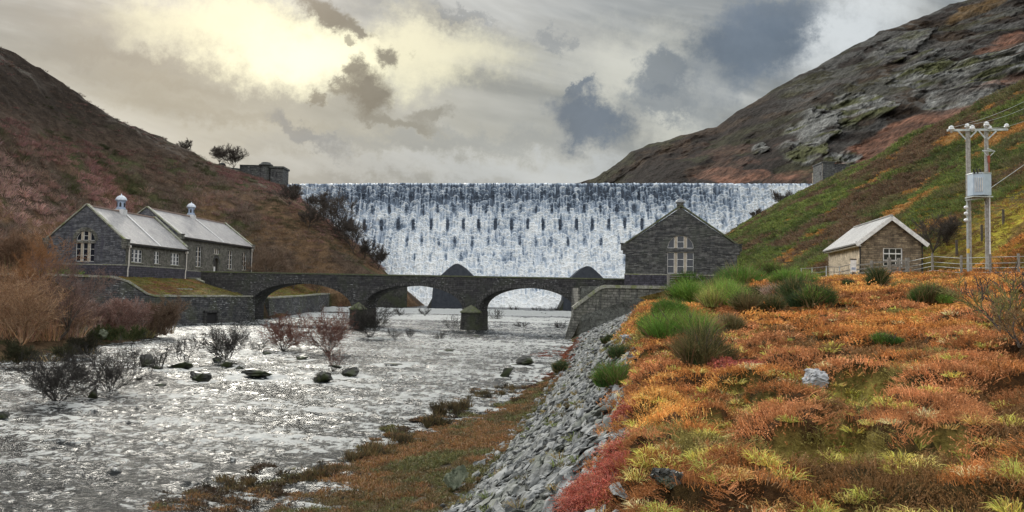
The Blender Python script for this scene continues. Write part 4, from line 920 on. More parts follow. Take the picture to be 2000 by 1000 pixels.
# tunnel mouth in the left river wall
tm = MB(); d = Vector((4.3, 9.8, 0)).normalized(); nrm = Vector((d.y, -d.x, 0)); c = Vector((-48.75, 130.9, 0)); tm_root = empty('culvert', (c.x, c.y, -6), 0, 'square dark culvert mouth at the foot of the left river wall', 'culvert')
fr = MB()
for a0, a1, z0, z1 in ((-1.6, -1.15, 0, 2.1), (1.15, 1.6, 0, 2.1), (-1.6, 1.6, 1.75, 2.15)):
    p = d*a0+nrm*.05; q = d*a1+nrm*.05; fr.add([p+Vector((0, 0, z0)), q+Vector((0, 0, z0)), q+Vector((0, 0, z1)), p+Vector((0, 0, z1))]+[v+nrm*.3 for v in (p+Vector((0, 0, z0)), q+Vector((0, 0, z0)), q+Vector((0, 0, z1)), p+Vector((0, 0, z1)))], [(4, 5, 6, 7), (0, 1, 5, 4), (1, 2, 6, 5), (2, 3, 7, 6), (3, 0, 4, 7)])
fr.build('stone_surround', M_ring, tm_root)
p, q = d*-1.15+nrm*.06, d*1.15+nrm*.06; MB().add([p, q, q+Vector((0, 0, 1.75)), p+Vector((0, 0, 1.75))], [(0, 1, 2, 3)]).build('black_sheet_mouth', M_black, tm_root)  # flat black sheet painted as the dark inside the culvert
# forecourt wall by the bridge end, with a swept coping
a = [P(352, 541, 147), P(400, 543, 146), P(414, 540, 145.5), P(424, 533, 145), P(432, 529.5, 144.6)]
wall_path('forecourt_wall', [(v.x, v.y, v.z) for v in a], -1, .5, M_wallS, 'low wall with swept coping in front of the doorway at the left end of the bridge', ch=.22)
a = [P(384, 544, 145.5), P(452, 577.5, 139.5)]; wall_path('stair_wall', [(a[0].x, a[0].y, a[0].z), (a[1].x, a[1].y, a[1].z)], -2.5, .45, M_wallS, 'left one of the two sloping parapets of the bank steps below the bridge end', ch=.25, cat='stair wall')
a = [P(398, 543, 146.5), P(468, 577.5, 140.6)]; wall_path('stair_wall', [(a[0].x, a[0].y, a[0].z), (a[1].x, a[1].y, a[1].z)], -2.5, .45, M_wallS, 'right one of the two sloping parapets of the bank steps, against the bridge', ch=.25, cat='stair wall')
# stone box on the grass
sb = empty('stone_tank', tuple(P(352, 578, 131.5)), R(60), 'low stone tank with a slab lid on the grass slope below the valve house', 'tank')
MB().box(-.9, .9, -.7, .7, -.3, .95).build('side_block', M_retain, sb); MB().box(-1.5, 1.5, -1.1, 1.1, .95, 1.25).build('slab_lid', M_cope, sb)
MB().box(-2.2, 2.2, 1.5, 6, .2, .35).build('stone_apron', M_cope, sb)
# wing wall on the right bank
def wing():
    root = empty('wing_wall', (7.2, 107, 0), 0, 'pale weathered block wing wall with a rounded sloping coping at the right end of the bridge', 'wall')
    Fm = Matrix.Translation((-7.2, 0, 0))
    link('masonry', panel([(6.9, -7.2), (8.35, -2.0), (12.1, .95), (21.6, .95), (21.6, -7.2)], [], .9, Fm), M_wing, root)
    mb = MB()
    pts = [Vector((8.2, -1.95)), Vector((11.2, .42)), Vector((11.8, .82)), Vector((12.5, 1.02)), Vector((21.7, 1.05))]
    for i in range(4):
        a, b = pts[i], pts[i+1]; n = max(1, int((b-a).length/1.1))
        for k in range(n):
            p, q = a.lerp(b, (k+.02)/n), a.lerp(b, (k+.98)/n); mb.beam((p.x-7.2, .42, p.y), (q.x-7.2, .42, q.y), 1.25, .42, (0, 0, 1))
    mb.build('coping', M_cope, root)
    MB().box(1.75, 2.6, .9, 12.5, -7.2, .8).build('return_wall', M_wing, root)
    MB().box(2.0, 21, .9, 1.0, -6.5, .6).build('backing', M_wing, root)
wing()
# boundary: block strip right of wing wall (short pier with gate)
gp = P(1305, 562, 106.2)
g = empty('field_gate', (gp.x+.1, 106.1, 1.1), R(-3), 'weathered five-bar field gate below the big window of the right valve house', 'gate')
mb = MB()
for k in range(5): mb.box(0, 3.5, -.03, .03, .18+k*.30, .27+k*.30)
mb.box(0, .09, -.045, .045, .1, 1.6).box(3.4, 3.5, -.045, .045, .1, 1.6); mb.beam((.1, -.05, .2), (3.4, -.05, 1.45), .03, .09); mb.beam((1.75, -.06, .2), (1.75, -.06, 1.4), .03, .08); mb.build('bars', M_wood, g)
MB().box(-.28, -.06, -.12, .12, -.3, 1.75).build('gate_post', M_wood, g); MB().box(3.56, 3.8, -.12, .12, -.3, 1.8).build('gate_post', M_wood, g)
MB().beam((3.7, -.2, 1.5), (5.0, -.6, -.2), .12, .12).build('strut', M_wood, g)

# ------------------------------------------------------------------ rounded gabled piers at the foot of the dam
def toe_pier(px0, px1, pa, pya, D, label, dep=10):
    a, b, t = P(px0, 600, D), P(px1, 600, D), P(pa, pya, D); x0, x1, xt, zt = a.x, b.x, t.x, t.z
    sh = P(px0, 549, D).z; m = (x0+x1)/2; hw = (x1-x0)/2
    prof = []
    for u in np.linspace(-1, 1, 25): prof.append((xt+u*hw, zt-hw*1.05*(math.sqrt(u*u+.06)-.245)))
    out = [(xt-hw-.6, -7.5), (xt+hw+.6, -7.5)]+[p for p in prof[::-1]]
    root = empty('stone_pier', (0, D, 0), 0, label, 'stone pier'); link('masonry', panel(out, [], dep, None), rough('dark_wet_render', (.035, .042, .055), (.060, .068, .082), 1.2, .7, .3), root)
    # spreading skirt at the water
    s = MB(); s.add([(xt-hw-.6, .2, -7.5), (xt-hw-.1, .2, -1.5), (xt+hw+.1, .2, -1.5), (xt+hw+.6, .2, -7.5), (xt-hw-3.2, 0, -7.5), (xt+hw+2.2, 0, -7.5), (xt-hw-.2, dep, -1.5), (xt+hw+.2, dep, -1.5), (xt-hw-3.2, dep, -7.5), (xt+hw+2.2, dep, -7.5)],
                    [(4, 8, 6, 1), (1, 2, 5, 4), (2, 7, 9, 5), (1, 6, 7, 2)]); s.build('sloping_foot', M_pierst, root)
toe_pier(852, 944, 893, 515, 190, 'dark hump-backed stone pier at the dam foot, seen above the middle of the bridge')
toe_pier(1104, 1192, 1148, 519.5, 188, 'dark hump-backed stone pier at the dam foot, just left of the right valve house')

# ------------------------------------------------------------------ towers at the ends of the dam
def towers():
    r = empty('stone_tower', (-74, 234, 28), 0, 'black silhouetted stone gatehouse with a domed turret at the left end of the dam crest', 'tower')
    b = lambda px, D=234: P(px, 350, D).x+74
    z = lambda py, px=520, D=234: P(px, py, D).z-28
    MB().box(b(528), b(552), 0, 6, -6, z(328)).box(b(528)-.3, b(552)+.3, -.3, 6.3, z(328), z(324.5)).build('gatehouse', M_wallR, r)
    mb = MB()
    for px in (531, 538): mb.box(b(px), b(px+3), -.04, .02, z(345), z(336))
    mb.build('slit_window', M_black, r)
    c = ((b(503)+b(528))/2, 1.5, 0); rr = (b(528)-b(503))/2-.25
    MB().lathe(c, [(rr, -6), (rr, z(322.5))], 18).build('turret', M_wallR, r)
    MB().lathe(c, [(rr+.4, z(323)), (rr+.4, z(320.5)), (rr*.85, z(318)), (rr*.8, z(316.3)), (rr*.5, z(315.4)), (.05, z(315))], 18).build('domed_cap', M_wallR, r, True)
    MB().box(b(466), b(503)+.5, .6, 1.6, -5, z(322.5, 480)).box(b(466), b(503), .4, 1.8, z(322.5, 480), z(321.3, 480)).build('curtain_wall', M_wallR, r)
    t = P(434, 330, 236)
    q = empty('stone_pier', (t.x, 236, t.z-2), 0, 'small dark stone pier with a domed top between the bare skyline trees', 'stone pier')
    MB().lathe((0, 0, 0), [(1.1, -2), (1.0, 3.2), (.8, 3.6), (.3, 3.9), (.02, 4)], 14).build('shaft', M_wallR, q)
    MB().lathe((3.4, 0, 0), [(2.6, -2), (2.6, 1.4), (2.2, 2.1), (1.2, 2.3)], 16).build('rounded_buttress', M_wallR, q)
    # right abutment
    D = 216; z0 = P(1607, 360, D).z
    r = empty('stone_tower', (P(1607, 360, D).x, D, z0), 0, 'square stone abutment tower with narrow window slits at the right end of the dam crest', 'tower')
    Z = lambda py, px=1607: P(px, py, D).z-z0; Xx = lambda px: P(px, 360, D).x-P(1607, 360, D).x
    MB().box(0, Xx(1630), .0, 7, -7, Z(317.5)).box(-.2, Xx(1630)+.2, -.2, 7.2, Z(317.5), Z(315.5)).build('tower_wall', M_wallR, r)
    # flank stepping back to the left, sunlight painted in by paler stone, with slits
    fx = P(1594, 360, D+6.5).x-P(1607, 360, D).x
    fl = MB(); fl.add([(-.02, .1, -7), (fx, 6.5, -7), (fx, 6.5, Z(329)), (-.02, .1, Z(319)), (.3, 3, -7), (fx+1, 9, -7), (fx+1, 9, Z(329)), (.3, 3, Z(319))],
                      [(1, 0, 3, 2), (2, 3, 7, 6), (5, 1, 2, 6)]); fl.build('flank_wall', M_hutst, r)
    ex = P(1588, 360, D+7.5).x-P(1607, 360, D).x; MB().box(ex, ex+.6, 7.5, 8.3, -5, Z(330)).build('end_post', M_hutst, r)
    sl = MB()
    for u in (.25, .5, .72):
        x = fx*u; y = .1+6.4*u; sl.box(x-.3, x+.2, y-.14, y+.1, Z(341), Z(334))
    sl.build('slit_window', M_black, r)
    MB().box(Xx(1630)+.02, Xx(1668), .6, 1.6, -8, Z(320.3)).box(Xx(1630)+.02, Xx(1670), .4, 1.8, Z(320.3), Z(318.8)).build('curtain_wall', M_wallR, r)
towers()

# ------------------------------------------------------------------ fences
def ground_at(px, D): 
    v = P(px, 570, D); return Vector((v.x, D, float(H(v.x, D))))
def post(parent, loc, h, r, mat, name='post'):
    o = parent.location; return MB().tube((loc.x-o.x, loc.y-o.y, loc.z-o.z-.2), (loc.x-o.x+random.uniform(-.03, .03), loc.y-o.y, loc.z-o.z+h), r, r*.92, 7).build(name, mat, parent)
def fences():
    f = empty('timber_fence', tuple(ground_at(1690, 61)), 0, 'grey timber post and rail fence in front of the small hut', 'fence'); o = f.location
    ps = [(1668, 61.5), (1703, 61), (1756, 60.5)]
    G = [ground_at(a, b) for a, b in [(1668, 61.5), (1703, 61), (1756, 60.5)]]
    for g in G: post(f, g, 1.42, .13, M_wood)
    for a, b in zip(G[:-1], G[1:]):
        for k in range(4): MB().beam(a-o+Vector((0, -.12, .25+.32*k+random.uniform(-.05, .05))), b-o+Vector((0, -.12, .25+.32*k+random.uniform(-.05, .05))), .05, .11).build('rail', M_wood, f)
    g = empty('timber_gate', tuple(ground_at(1737, 60.2)), 0, 'timber gate with sagging bars hung between two stout posts right of the hut window', 'gate'); o = g.location
    A_, B_ = ground_at(1737, 60.0), ground_at(1773, 59.6); post(g, A_, 1.45, .15, M_wood, 'gate_post'); post(g, B_, 1.55, .17, M_wood, 'gate_post')
    mb = MB()
    for k in range(5): mb.beam(A_-o+Vector((.15, -.1, .15+.25*k)), B_-o+Vector((-.15, -.1, .32+.25*k)), .05, .09)
    mb.beam(A_-o+Vector((.15, -.14, .15)), B_-o+Vector((-.2, -.14, 1.3)), .04, .07); mb.build('bars', M_wood, g); MB().beam((A_+B_)/2-o+Vector((0, -.15, .1)), (A_+B_)/2-o+Vector((0, -.15, 1.25)), .09, .06).build('brace', M_wood, g)
    t = empty('tubular_barrier', tuple(ground_at(1600, 63)), 0, 'pale galvanised tubular barrier running left from the hut fence into the green shrubs', 'barrier'); o = t.location
    pts = [ground_at(px, D) for px, D in ((1565, 66), (1586, 65), (1614, 64), (1640, 63), (1662, 62))]
    for g_ in pts: post(t, g_, 1.25, .055, M_galv)
    for a, b in zip(pts[:-1], pts[1:]):
        for h in (.45, .8, 1.2): MB().tube(a-o+Vector((0, 0, h)), b-o+Vector((0, 0, h)), .035, .035, 6, False).build('rail', M_wood, t)
    n = ground_at(1666, 60.6); s = empty('notice_board', tuple(n), R(4), 'small white and blue notice on a short post left of the hut window', 'sign')
    MB().box(-.05, .05, -.05, .05, -.2, 1.0).build('post', M_woodD, s); MB().box(-.22, .22, -.09, -.06, .45, 1.35).build('board', M_white, s); MB().box(-.16, .16, -.1, -.092, .62, .80).build('printed_band', M_blue, s); MB().box(-.24, .24, -.1, .02, 1.36, 1.46).build('cap', M_woodD, s)
    w = empty('wire_fence', tuple(ground_at(1822, 58)), 0, 'pale posts and wire fence running right from the timber gate past the power poles', 'fence'); o = w.location
    pts = [ground_at(px, D) for px, D in ((1776, 59.5), (1822, 57.5), (1878, 55), (1935, 53), (1990, 51.5), (2060, 50))]
    for i, g_ in enumerate(pts[1:]): post(w, g_, 1.5, .09, M_wood)
    for h in (.3, .6, .9, 1.3):
        for a, b in zip(pts[:-1], pts[1:]): MB().tube(a-o+Vector((0, 0, h)), b-o+Vector((0, 0, h)), .016, .016, 5, False).build('wire', M_galv, w)
    u = empty('wire_fence', tuple(ground_at(1868, 66)), 0, 'thin fence of dark posts climbing the grassy slope behind the power poles', 'fence'); o = u.location
    pts = []
    for (px, py) in ((1869, 500), (1918, 470), (1960, 441), (2010, 405)):
        h_ = hit(px, py, 50); pts.append(h_ if h_ else ground_at(px, 64))
    for g_ in pts: post(u, g_, 1.35, .11, M_woodD)
    for h in (.6, 1.1):
        for a, b in zip(pts[:-1], pts[1:]): MB().tube(a-o+Vector((0, 0, h)), b-o+Vector((0, 0, h)), .012, .012, 5, False).build('wire', M_black, u)
    # tiny fence posts on the left skyline
    v = empty('wire_fence', tuple(P(395, 321, 231)), 0, 'line of tiny posts on the left skyline between the two bare trees', 'fence'); o = v.location
    for px, py in ((385, 320), (399, 321), (404, 324), (415, 324), (424, 327)):
        q = P(px, py, 231)-o; MB().tube(q-Vector((0, 0, 1.6)), q+Vector((0, 0, .9)), .12, .1, 5).build('post', M_woodD, v)
fences()

# ------------------------------------------------------------------ power poles with transformer
def power():
    D = 56; b0 = P(1892, 545, D); root = empty('power_poles', (b0.x, D, b0.z), 0, 'pair of weathered wooden power poles with a shared crossarm and a grey-blue transformer', 'power pole')
    o = Vector((b0.x, D, b0.z)); Q = lambda px, py, dy=0: P(px, py, D+dy)-o; up = Vector((0, 0, 1))
    MB().tube(Q(1893.5, 550), Q(1890.5, 250), .17, .145, 12).build('pole', M_pole, root); MB().tube(Q(1930, 560), Q(1926, 246), .16, .13, 12).build('pole', M_pole, root)
    MB().beam(Q(1850, 254.5, -.25), Q(1968, 253, -.25), .12, .15).beam(Q(1850, 254.5, .3), Q(1968, 253, .3), .1, .15).build('crossarm', M_galv, root)
    for a, b in (((1871, 256), (1886, 272)), ((1907, 256), (1895, 268)), ((1912, 256), (1924, 270)), ((1946, 256), (1929, 272))): MB().beam(Q(*a, -.3), Q(*b, -.3), .05, .09).build('brace', M_galv, root)
    def insul(px, py, s=1, lying=False):
        c = Q(px, py, -.3); pr = [(.05, -.28), (.05, -.12), (.16, -.12), (.17, -.05), (.09, -.02), (.14, .02), (.13, .07), (.07, .12), (.02, .14)]
        MB().lathe(c, [(r*s, z*s) for r, z in pr], 12).build('insulator', M_porc, root, True)
    insul(1858, 250, 1.25); insul(1899, 249, 1.15); insul(1889, 245, 1.0); insul(1927, 242, 1.15); insul(1933, 249, 1.0); insul(1966, 245, 1.0)
    for a in (1858, 1899): 
        c = Q(a, 251, -.3); me = MB().lathe(c, [(.02, -.18), (.13, -.14), (.17, -.02), (.14, .09), (.05, .15)], 12).build('insulator', M_porc, root, True)
    # transformer tank with radiator side, lid and bushings
    z0, z1 = Q(1904, 386).z, Q(1904, 342).z; x0, x1 = Q(1888, 360).x, Q(1922, 360).x; xm = Q(1905, 360).x
    tk = MB(); pts = [(x0, -.75), (xm-.05, -1.05), (x1, -.85), (x1, .1), (x0, .1)]; k = len(pts)
    tk.add([(x, y, z0+.08) for x, y in pts]+[(x, y, z1) for x, y in pts], [tuple(range(k-1, -1, -1)), tuple(range(k, 2*k))]+[(i, (i+1) % k, k+(i+1) % k, k+i) for i in range(k)])
    tr = tk.build('transformer', M_trans, root)
    MB().add([(x-.03*(1 if x < xm else -1), y-.04, z1) for x, y in pts]+[(x, y-.04, z1+.05) for x, y in pts], [tuple(range(k-1, -1, -1)), tuple(range(k, 2*k))]+[(i, (i+1) % k, k+(i+1) % k, k+i) for i in range(k)]).build('lid', M_galv, tr)
    fin = MB()
    for i in range(5): t = i/5+.1; x = x0+.06+(xm-.05-x0-.1)*t; y = -.78-.28*t; fin.box(x-.012, x+.012, y-.06, y, z0+.3, z1-.3)
    fin.build('cooling_fin', M_white, tr)
    for i in range(3):
        p = Vector((x0+.08+.2*i, -.85-.05*i, z1-.02)); MB().tube(p, p+Vector((-.16, -.05, .3)), .055, .035, 8).build('bushing', M_black, tr)
    MB().beam(Q(1886, 391, -.5), Q(1927, 386, -.5), .12, .09).beam(Q(1886, 391, .15), Q(1927, 386, .15), .12, .09).box(x0-.05, x1+.1, -.9, .15, z0-.06, z0+.02).build('platform', M_galv, root)
    MB().beam(Q(1890, 392, -.3), Q(1893, 400, 0), .06, .08).beam(Q(1923, 389, -.3), Q(1928, 402, 0), .06, .08).build('platform_bracket', M_wood, root)
    for py in (405, 417, 430):
        c = Q(1887, py, -.25); MB().lathe(c, [(.03, -.13), (.12, -.09), (.15, 0), (.12, .09), (.03, .13)], 12).build('cable_insulator', M_porc, root, True)
    MB().tube(Q(1889.5, 392, -.2), Q(1891, 545, -.2), .05, .05, 8).build('cable_conduit', M_galv, root); MB().box(*(lambda c: (c.x-.07, c.x+.07, c.y-.07, c.y+.07, c.z-.16, c.z+.16))(Q(1891, 490, -.25))).build('warning_plate', plain('yellow_plate', (.65, .45, .05), .6), root)
    MB().tube(Q(1932, 337, -.22), Q(1934, 520, -.22), .05, .05, 8).build('cable_conduit', M_white, root)
    MB().tube(Q(1931.5, 318, -.22), Q(1932, 337, -.22), .035, .035, 8).tube(Q(1931, 304, -.22), Q(1931.5, 318, -.22), .1, .08, 8).build('fuse_switch', M_rust, root)
    MB().beam(Q(1919, 294, -.2), Q(1943, 295.5, -.2), .06, .08).beam(Q(1929, 290, -.25), Q(1943, 296, -.25), .05, .07).beam(Q(1921, 296, -.2), Q(1930, 306, -.2), .04, .04).beam(Q(1941, 298, -.2), Q(1932, 306, -.2), .04, .04).build('side_bracket', M_galv, root)
    def wire(name, pa, pb, label, r=.012, sag=.3, Db=None):
        A_, B_ = pa, pb; mb = MB(); n = 14; pv = None
        for i in range(n+1):
            t = i/n; q = A_.lerp(B_, t)-Vector((0, 0, sag*4*t*(1-t)))
            if pv is not None: mb.tube(pv-A_, q-A_, r, r, 5, False)
            pv = q
        ob = mb.build(name, M_galv, None); ob.location = A_; return tag(ob, label, 'cable')
    wire('power_line', P(1860, 249, D), P(2030, 182, 72), 'overhead wire rising to the right from the left end of the crossarm')
    wire('power_line', P(1892, 244, D), P(2030, 196, 72), 'overhead wire rising to the right from the top of the left power pole')
    wire('power_line', P(1935, 250, D), P(2030, 221, 72), 'overhead wire leaving to the right from the right power pole top')
    wire('stay_wire', P(1934, 368, D), P(2020, 308, 70), 'slanting stay wire running up to the right beside the transformer', .02, .0)
power()
# ------------------------------------------------------------------ vegetation generators
def unit(v): return v/np.maximum(np.linalg.norm(v, axis=-1, keepdims=True), 1e-9)
def blades(P0, D0, LEN, W, COL, bend=.3, leaf=0, leafsize=None, r=rng, sweep=None):
    """curved two-part blades (P0 base, D0 direction) with optional small leaf faces; returns V, F, C"""
    n = len(P0); LEN = np.asarray(LEN).reshape(-1, 1)*np.ones((n, 1)); W = np.asarray(W).reshape(-1, 1)*np.ones((n, 1))
    side = unit(np.cross(D0, r.normal(size=(n, 3)))); droop = unit(np.stack([D0[:, 0], D0[:, 1], -.6*np.ones(n)], -1)+.4*r.normal(size=(n, 3)))
    if sweep is not None: droop = unit(droop+np.asarray(sweep))
    mid = P0+D0*LEN*.55; tip = mid+unit(D0*(1-bend)+droop*bend)*LEN*.45
    V = np.stack([P0-side*W*.5, P0+side*W*.5, mid+side*W*.38, mid-side*W*.38, tip], 1).reshape(-1, 3)
    b = np.arange(n)[:, None]*5; F = np.concatenate([b+np.array([[0, 1, 2]]), b+np.array([[0, 2, 3]]), b+np.array([[3, 2, 4]])])
    C = np.repeat(COL, 5, 0)
    if leaf:
        LV, LC = [], []
        for k in range(leaf):
            t = .35+.65*(k+r.random((n, 1)))/leaf; q = np.where(t < .55, P0+D0*LEN*t, mid+(tip-mid)*(t-.55)/.45)
            d1 = unit(r.normal(size=(n, 3))+D0*.6); d2 = unit(np.cross(d1, r.normal(size=(n, 3)))); s = leafsize*np.ones((n, 1)) if np.isscalar(leafsize) else leafsize.reshape(-1, 1)
            s = s*r.uniform(.6, 1.3, (n, 1)); LV.append(np.stack([q, q+d1*s+d2*s*.35, q+d1*s*.9-d2*s*.35], 1).reshape(-1, 3)); LC.append(np.repeat(COL*r.uniform(.75, 1.3, (n, 1)), 3, 0))
        LV = np.concatenate(LV); m = len(LV)//3; F = np.concatenate([F, len(V)+np.arange(3*m).reshape(-1, 3)]); V = np.concatenate([V, LV]); C = np.concatenate([C]+LC)
    return V, F, C
def tuft_blades(cen, rad, hgt, nb, wid, col_, lean=.9, bend=.3, leaf=0, leafsize=None, jit=.2, disk=.7, sweep=None, r=rng):
    idx = np.repeat(np.arange(len(cen)), nb); n = len(idx); a = r.random(n)*2*math.pi; q = np.sqrt(r.random(n)); dx, dy = np.cos(a)*q, np.sin(a)*q
    P0 = cen[idx]+np.stack([dx*rad[idx]*disk, dy*rad[idx]*disk, np.zeros(n)], -1)
    D0 = unit(np.stack([dx*lean, dy*lean, np.ones(n)], -1)+jit*r.normal(size=(n, 3))); LEN = hgt[idx]*(1-.35*q*q)*r.uniform(.6, 1.1, n)
    C = col_[idx]*r.uniform(.6, 1.5, (n, 1))*(1+.08*r.normal(size=(n, 3))); ls = leafsize[idx] if leafsize is not None and not np.isscalar(leafsize) else leafsize
    return blades(P0, D0, LEN, wid[idx], np.clip(C, 0, 1), bend, leaf, ls, r, sweep)
def mergeVFC(L_):
    k = 0; Vs, Fs, Cs = [], [], []
    for V, F, C in L_: Vs.append(V); Fs.append(F+k); Cs.append(C); k += len(V)
    return np.concatenate(Vs), np.concatenate(Fs), np.concatenate(Cs)
def veg(name, vfc, mat=None, kind='stuff', label=None, cat=None, parent=None, origin=None, group=None):
    V, F, C = vfc
    if origin is not None: V = V-np.array(origin)
    o = npobj(name, V, F, mat or M_leaf, parent, C)
    if origin is not None and parent is None: o.location = origin
    return tag(o, label, cat, group, kind)
def pick(pal, n, r=rng, w=None):
    pal = np.array(pal); return pal[r.choice(len(pal), n, p=w)]
def edgeX(y, k): return cols_at(y)[..., k, 0]
KR = 11   # first right-hand column (water edge); 12 toe of the rubble; 13 meadow edge
def scatter(y0, y1, x0f, x1f, dens_f, r=rng):
    """jittered points over an area; spacing given as a function of distance"""
    out = []; y = y0
    while y < y1:
        s = dens_f(y); a, b = float(x0f(y)), float(x1f(y)); n = max(0, int((b-a)/s))
        if n: xs = a+(np.arange(n)+r.random(n))*s; out.append(np.stack([xs, y+r.uniform(-.5, .5, n)*s], -1))
        y += s
    q = np.concatenate(out); return q[:, 0], q[:, 1]

# ------------------------------------------------------------------ heather moor in the foreground
def meadow():
    r = np.random.default_rng(21)
    x, y = scatter(4.2, 63, lambda q: edgeX(q, KR+2)-.1, lambda q: min(.66*q+2.5, 46), lambda q: .105+.0042*q, r)
    pm = fieldmask(x, y, PATCH); rm = fieldmask(x, y, RED); k = (pm < .35+.3*r.random(len(x))) & (rm < .7)
    ed = x-edgeX(y, KR+2); k &= (ed > .2) | (r.random(len(x)) < .4)
    x, y = x[k], y[k]; z = H(x, y); n = len(x); e = .06
    gx = (H(x+e, y)-H(x-e, y))/(2*e); gy = (H(x, y+e)-H(x, y-e))/(2*e); wx = x+.18*fbm(x/.7, y/.7, 3, 301); wy = y+.18*fbm(x/.7, y/.7, 3, 303); d1, v1 = cushions(wx, wy, .95); d2, v2 = cushions(wx, wy, .42)
    hue = (fbm(x/4, y/6, 4, 205)+.9*(v1-.5)+.25*(v2-.5)+.12*r.normal(size=n))[:, None]
    c = np.where(hue > .36, np.array([[.60, .31, .085]]), np.where(hue > .12, np.array([[.53, .235, .065]]), np.where(hue > -.22, np.array([[.43, .18, .055]]), np.array([[.21, .115, .045]]))))
    gr = (fbm(x/1.7, y/2.8, 3, 209)+.25*(v2-.5) > .36)[:, None]; c = np.where(gr, np.array([[.24, .20, .06]]), c)
    dkc = (fbm(x/2.4, y/3.2, 4, 215)+.3*(v2-.5) > .22)[:, None]; c = np.where(dkc, np.array([[.31, .13, .045]]), c)
    pk = ((v1 > .86) & (y < 25))[:, None]; c = np.where(pk, np.array([[.47, .21, .085]]), c)
    gap = (d1 > .80)[:, None]; c = np.where(gap, c*.55, c); tip = (r.random((n, 1)) < .16); c = np.where(tip, c*1.5+.03, c); c = c*r.uniform(.75, 1.25, (n, 1))  # sprigs in the gaps between cushions darkened as painted shade
    nb = np.clip(330/y, 16, 44).astype(int); cen = np.stack([x, y, z-.02], -1); idx = np.repeat(np.arange(n), nb); m = len(idx); rad = (.06+.0026*y)
    P0 = cen[idx]+np.stack([r.normal(size=m), r.normal(size=m), np.zeros(m)], -1)*rad[idx][:, None]; P0[:, 2] += (P0[:, 0]-x[idx])*gx[idx]*.6+(P0[:, 1]-y[idx])*gy[idx]*.6
    D0 = unit(np.stack([-.9*gx[idx], -.9*gy[idx], np.ones(m)], -1)+.30*r.normal(size=(m, 3))); LEN = (.055+.075*r.random(m))*(1+.014*y[idx])
    C = np.clip(c[idx]*r.uniform(.7, 1.4, (m, 1)), 0, 1)
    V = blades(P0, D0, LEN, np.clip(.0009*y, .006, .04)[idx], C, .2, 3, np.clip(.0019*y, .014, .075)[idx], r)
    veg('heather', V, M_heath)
    # yellow-green grass: thick in the openings, thin between the heather
    x, y = scatter(4.0, 63, lambda q: edgeX(q, KR+2), lambda q: min(.66*q+2.5, 46), lambda q: .13+.004*q, r)
    pm = fieldmask(x, y, PATCH); k = (pm > .25) | (r.random(len(x)) < .08+.10*(y < 9)); x, y, pm = x[k], y[k], pm[k]; n = len(x); z = H(x, y)
    pal = pick([(.60, .53, .12), (.68, .57, .18), (.46, .45, .10), (.66, .43, .15), (.74, .62, .32)], n, r, [.3, .25, .2, .15, .1]); nb = np.clip(700/y, 20, 100).astype(int)
    V = tuft_blades(np.stack([x, y, z], -1), np.full(n, .11)+.003*y, np.where(pm > .4, .15, .17)*r.uniform(.7, 1.5, n), nb, np.clip(.0011*y, .008, .04), pal, 1.2, .65, 0, None, .35, .8, r=r)
    veg('grass', V)
    # red bracken
    pts = []
    for (a, b, rr) in RED:
        m = int(30*rr*rr*6)+8; t_ = r.random(m)*6.283; q_ = np.sqrt(r.random(m))*rr*.8; pts.append(np.stack([a+np.cos(t_)*q_, b+np.sin(t_)*q_], -1))
    q = np.concatenate(pts); x, y = q[:, 0], q[:, 1]; k = x > edgeX(y, KR+2)-1.0; x, y = x[k], y[k]; z = H(x, y); n = len(x)
    c = pick([(.40, .11, .075), (.46, .16, .11), (.32, .08, .05), (.52, .27, .19)], n, r, [.4, .3, .2, .1])
    V1 = tuft_blades(np.stack([x, y, z+.02], -1), np.full(n, .20), r.uniform(.16, .42, n), np.clip(700/y, 24, 95).astype(int), np.clip(.0009*y, .006, .02), c, 1.6, .8, 5, np.clip(.0022*y, .018, .05), .5, .8, r=r)
    veg('bracken', V1)
    x, y = scatter(7, 95, lambda q: edgeX(q, KR+1)+.3, lambda q: edgeX(q, KR+2)+.1, lambda q: .55+.006*q, r); k = fbm(x/1.2, y/2, 3, 251) > .16; x, y = x[k], y[k]; n = len(x)
    V = tuft_blades(np.stack([x, y, H(x, y)+.03], -1), np.full(n, .12), r.uniform(.14, .3, n), np.full(n, 30), np.clip(.0009*y, .006, .03), pick([(.16, .19, .06), (.26, .21, .09), (.12, .10, .05)], n, r), 1.2, .6, 0, None, .35, .8, r=r); veg('weeds', V)
meadow()

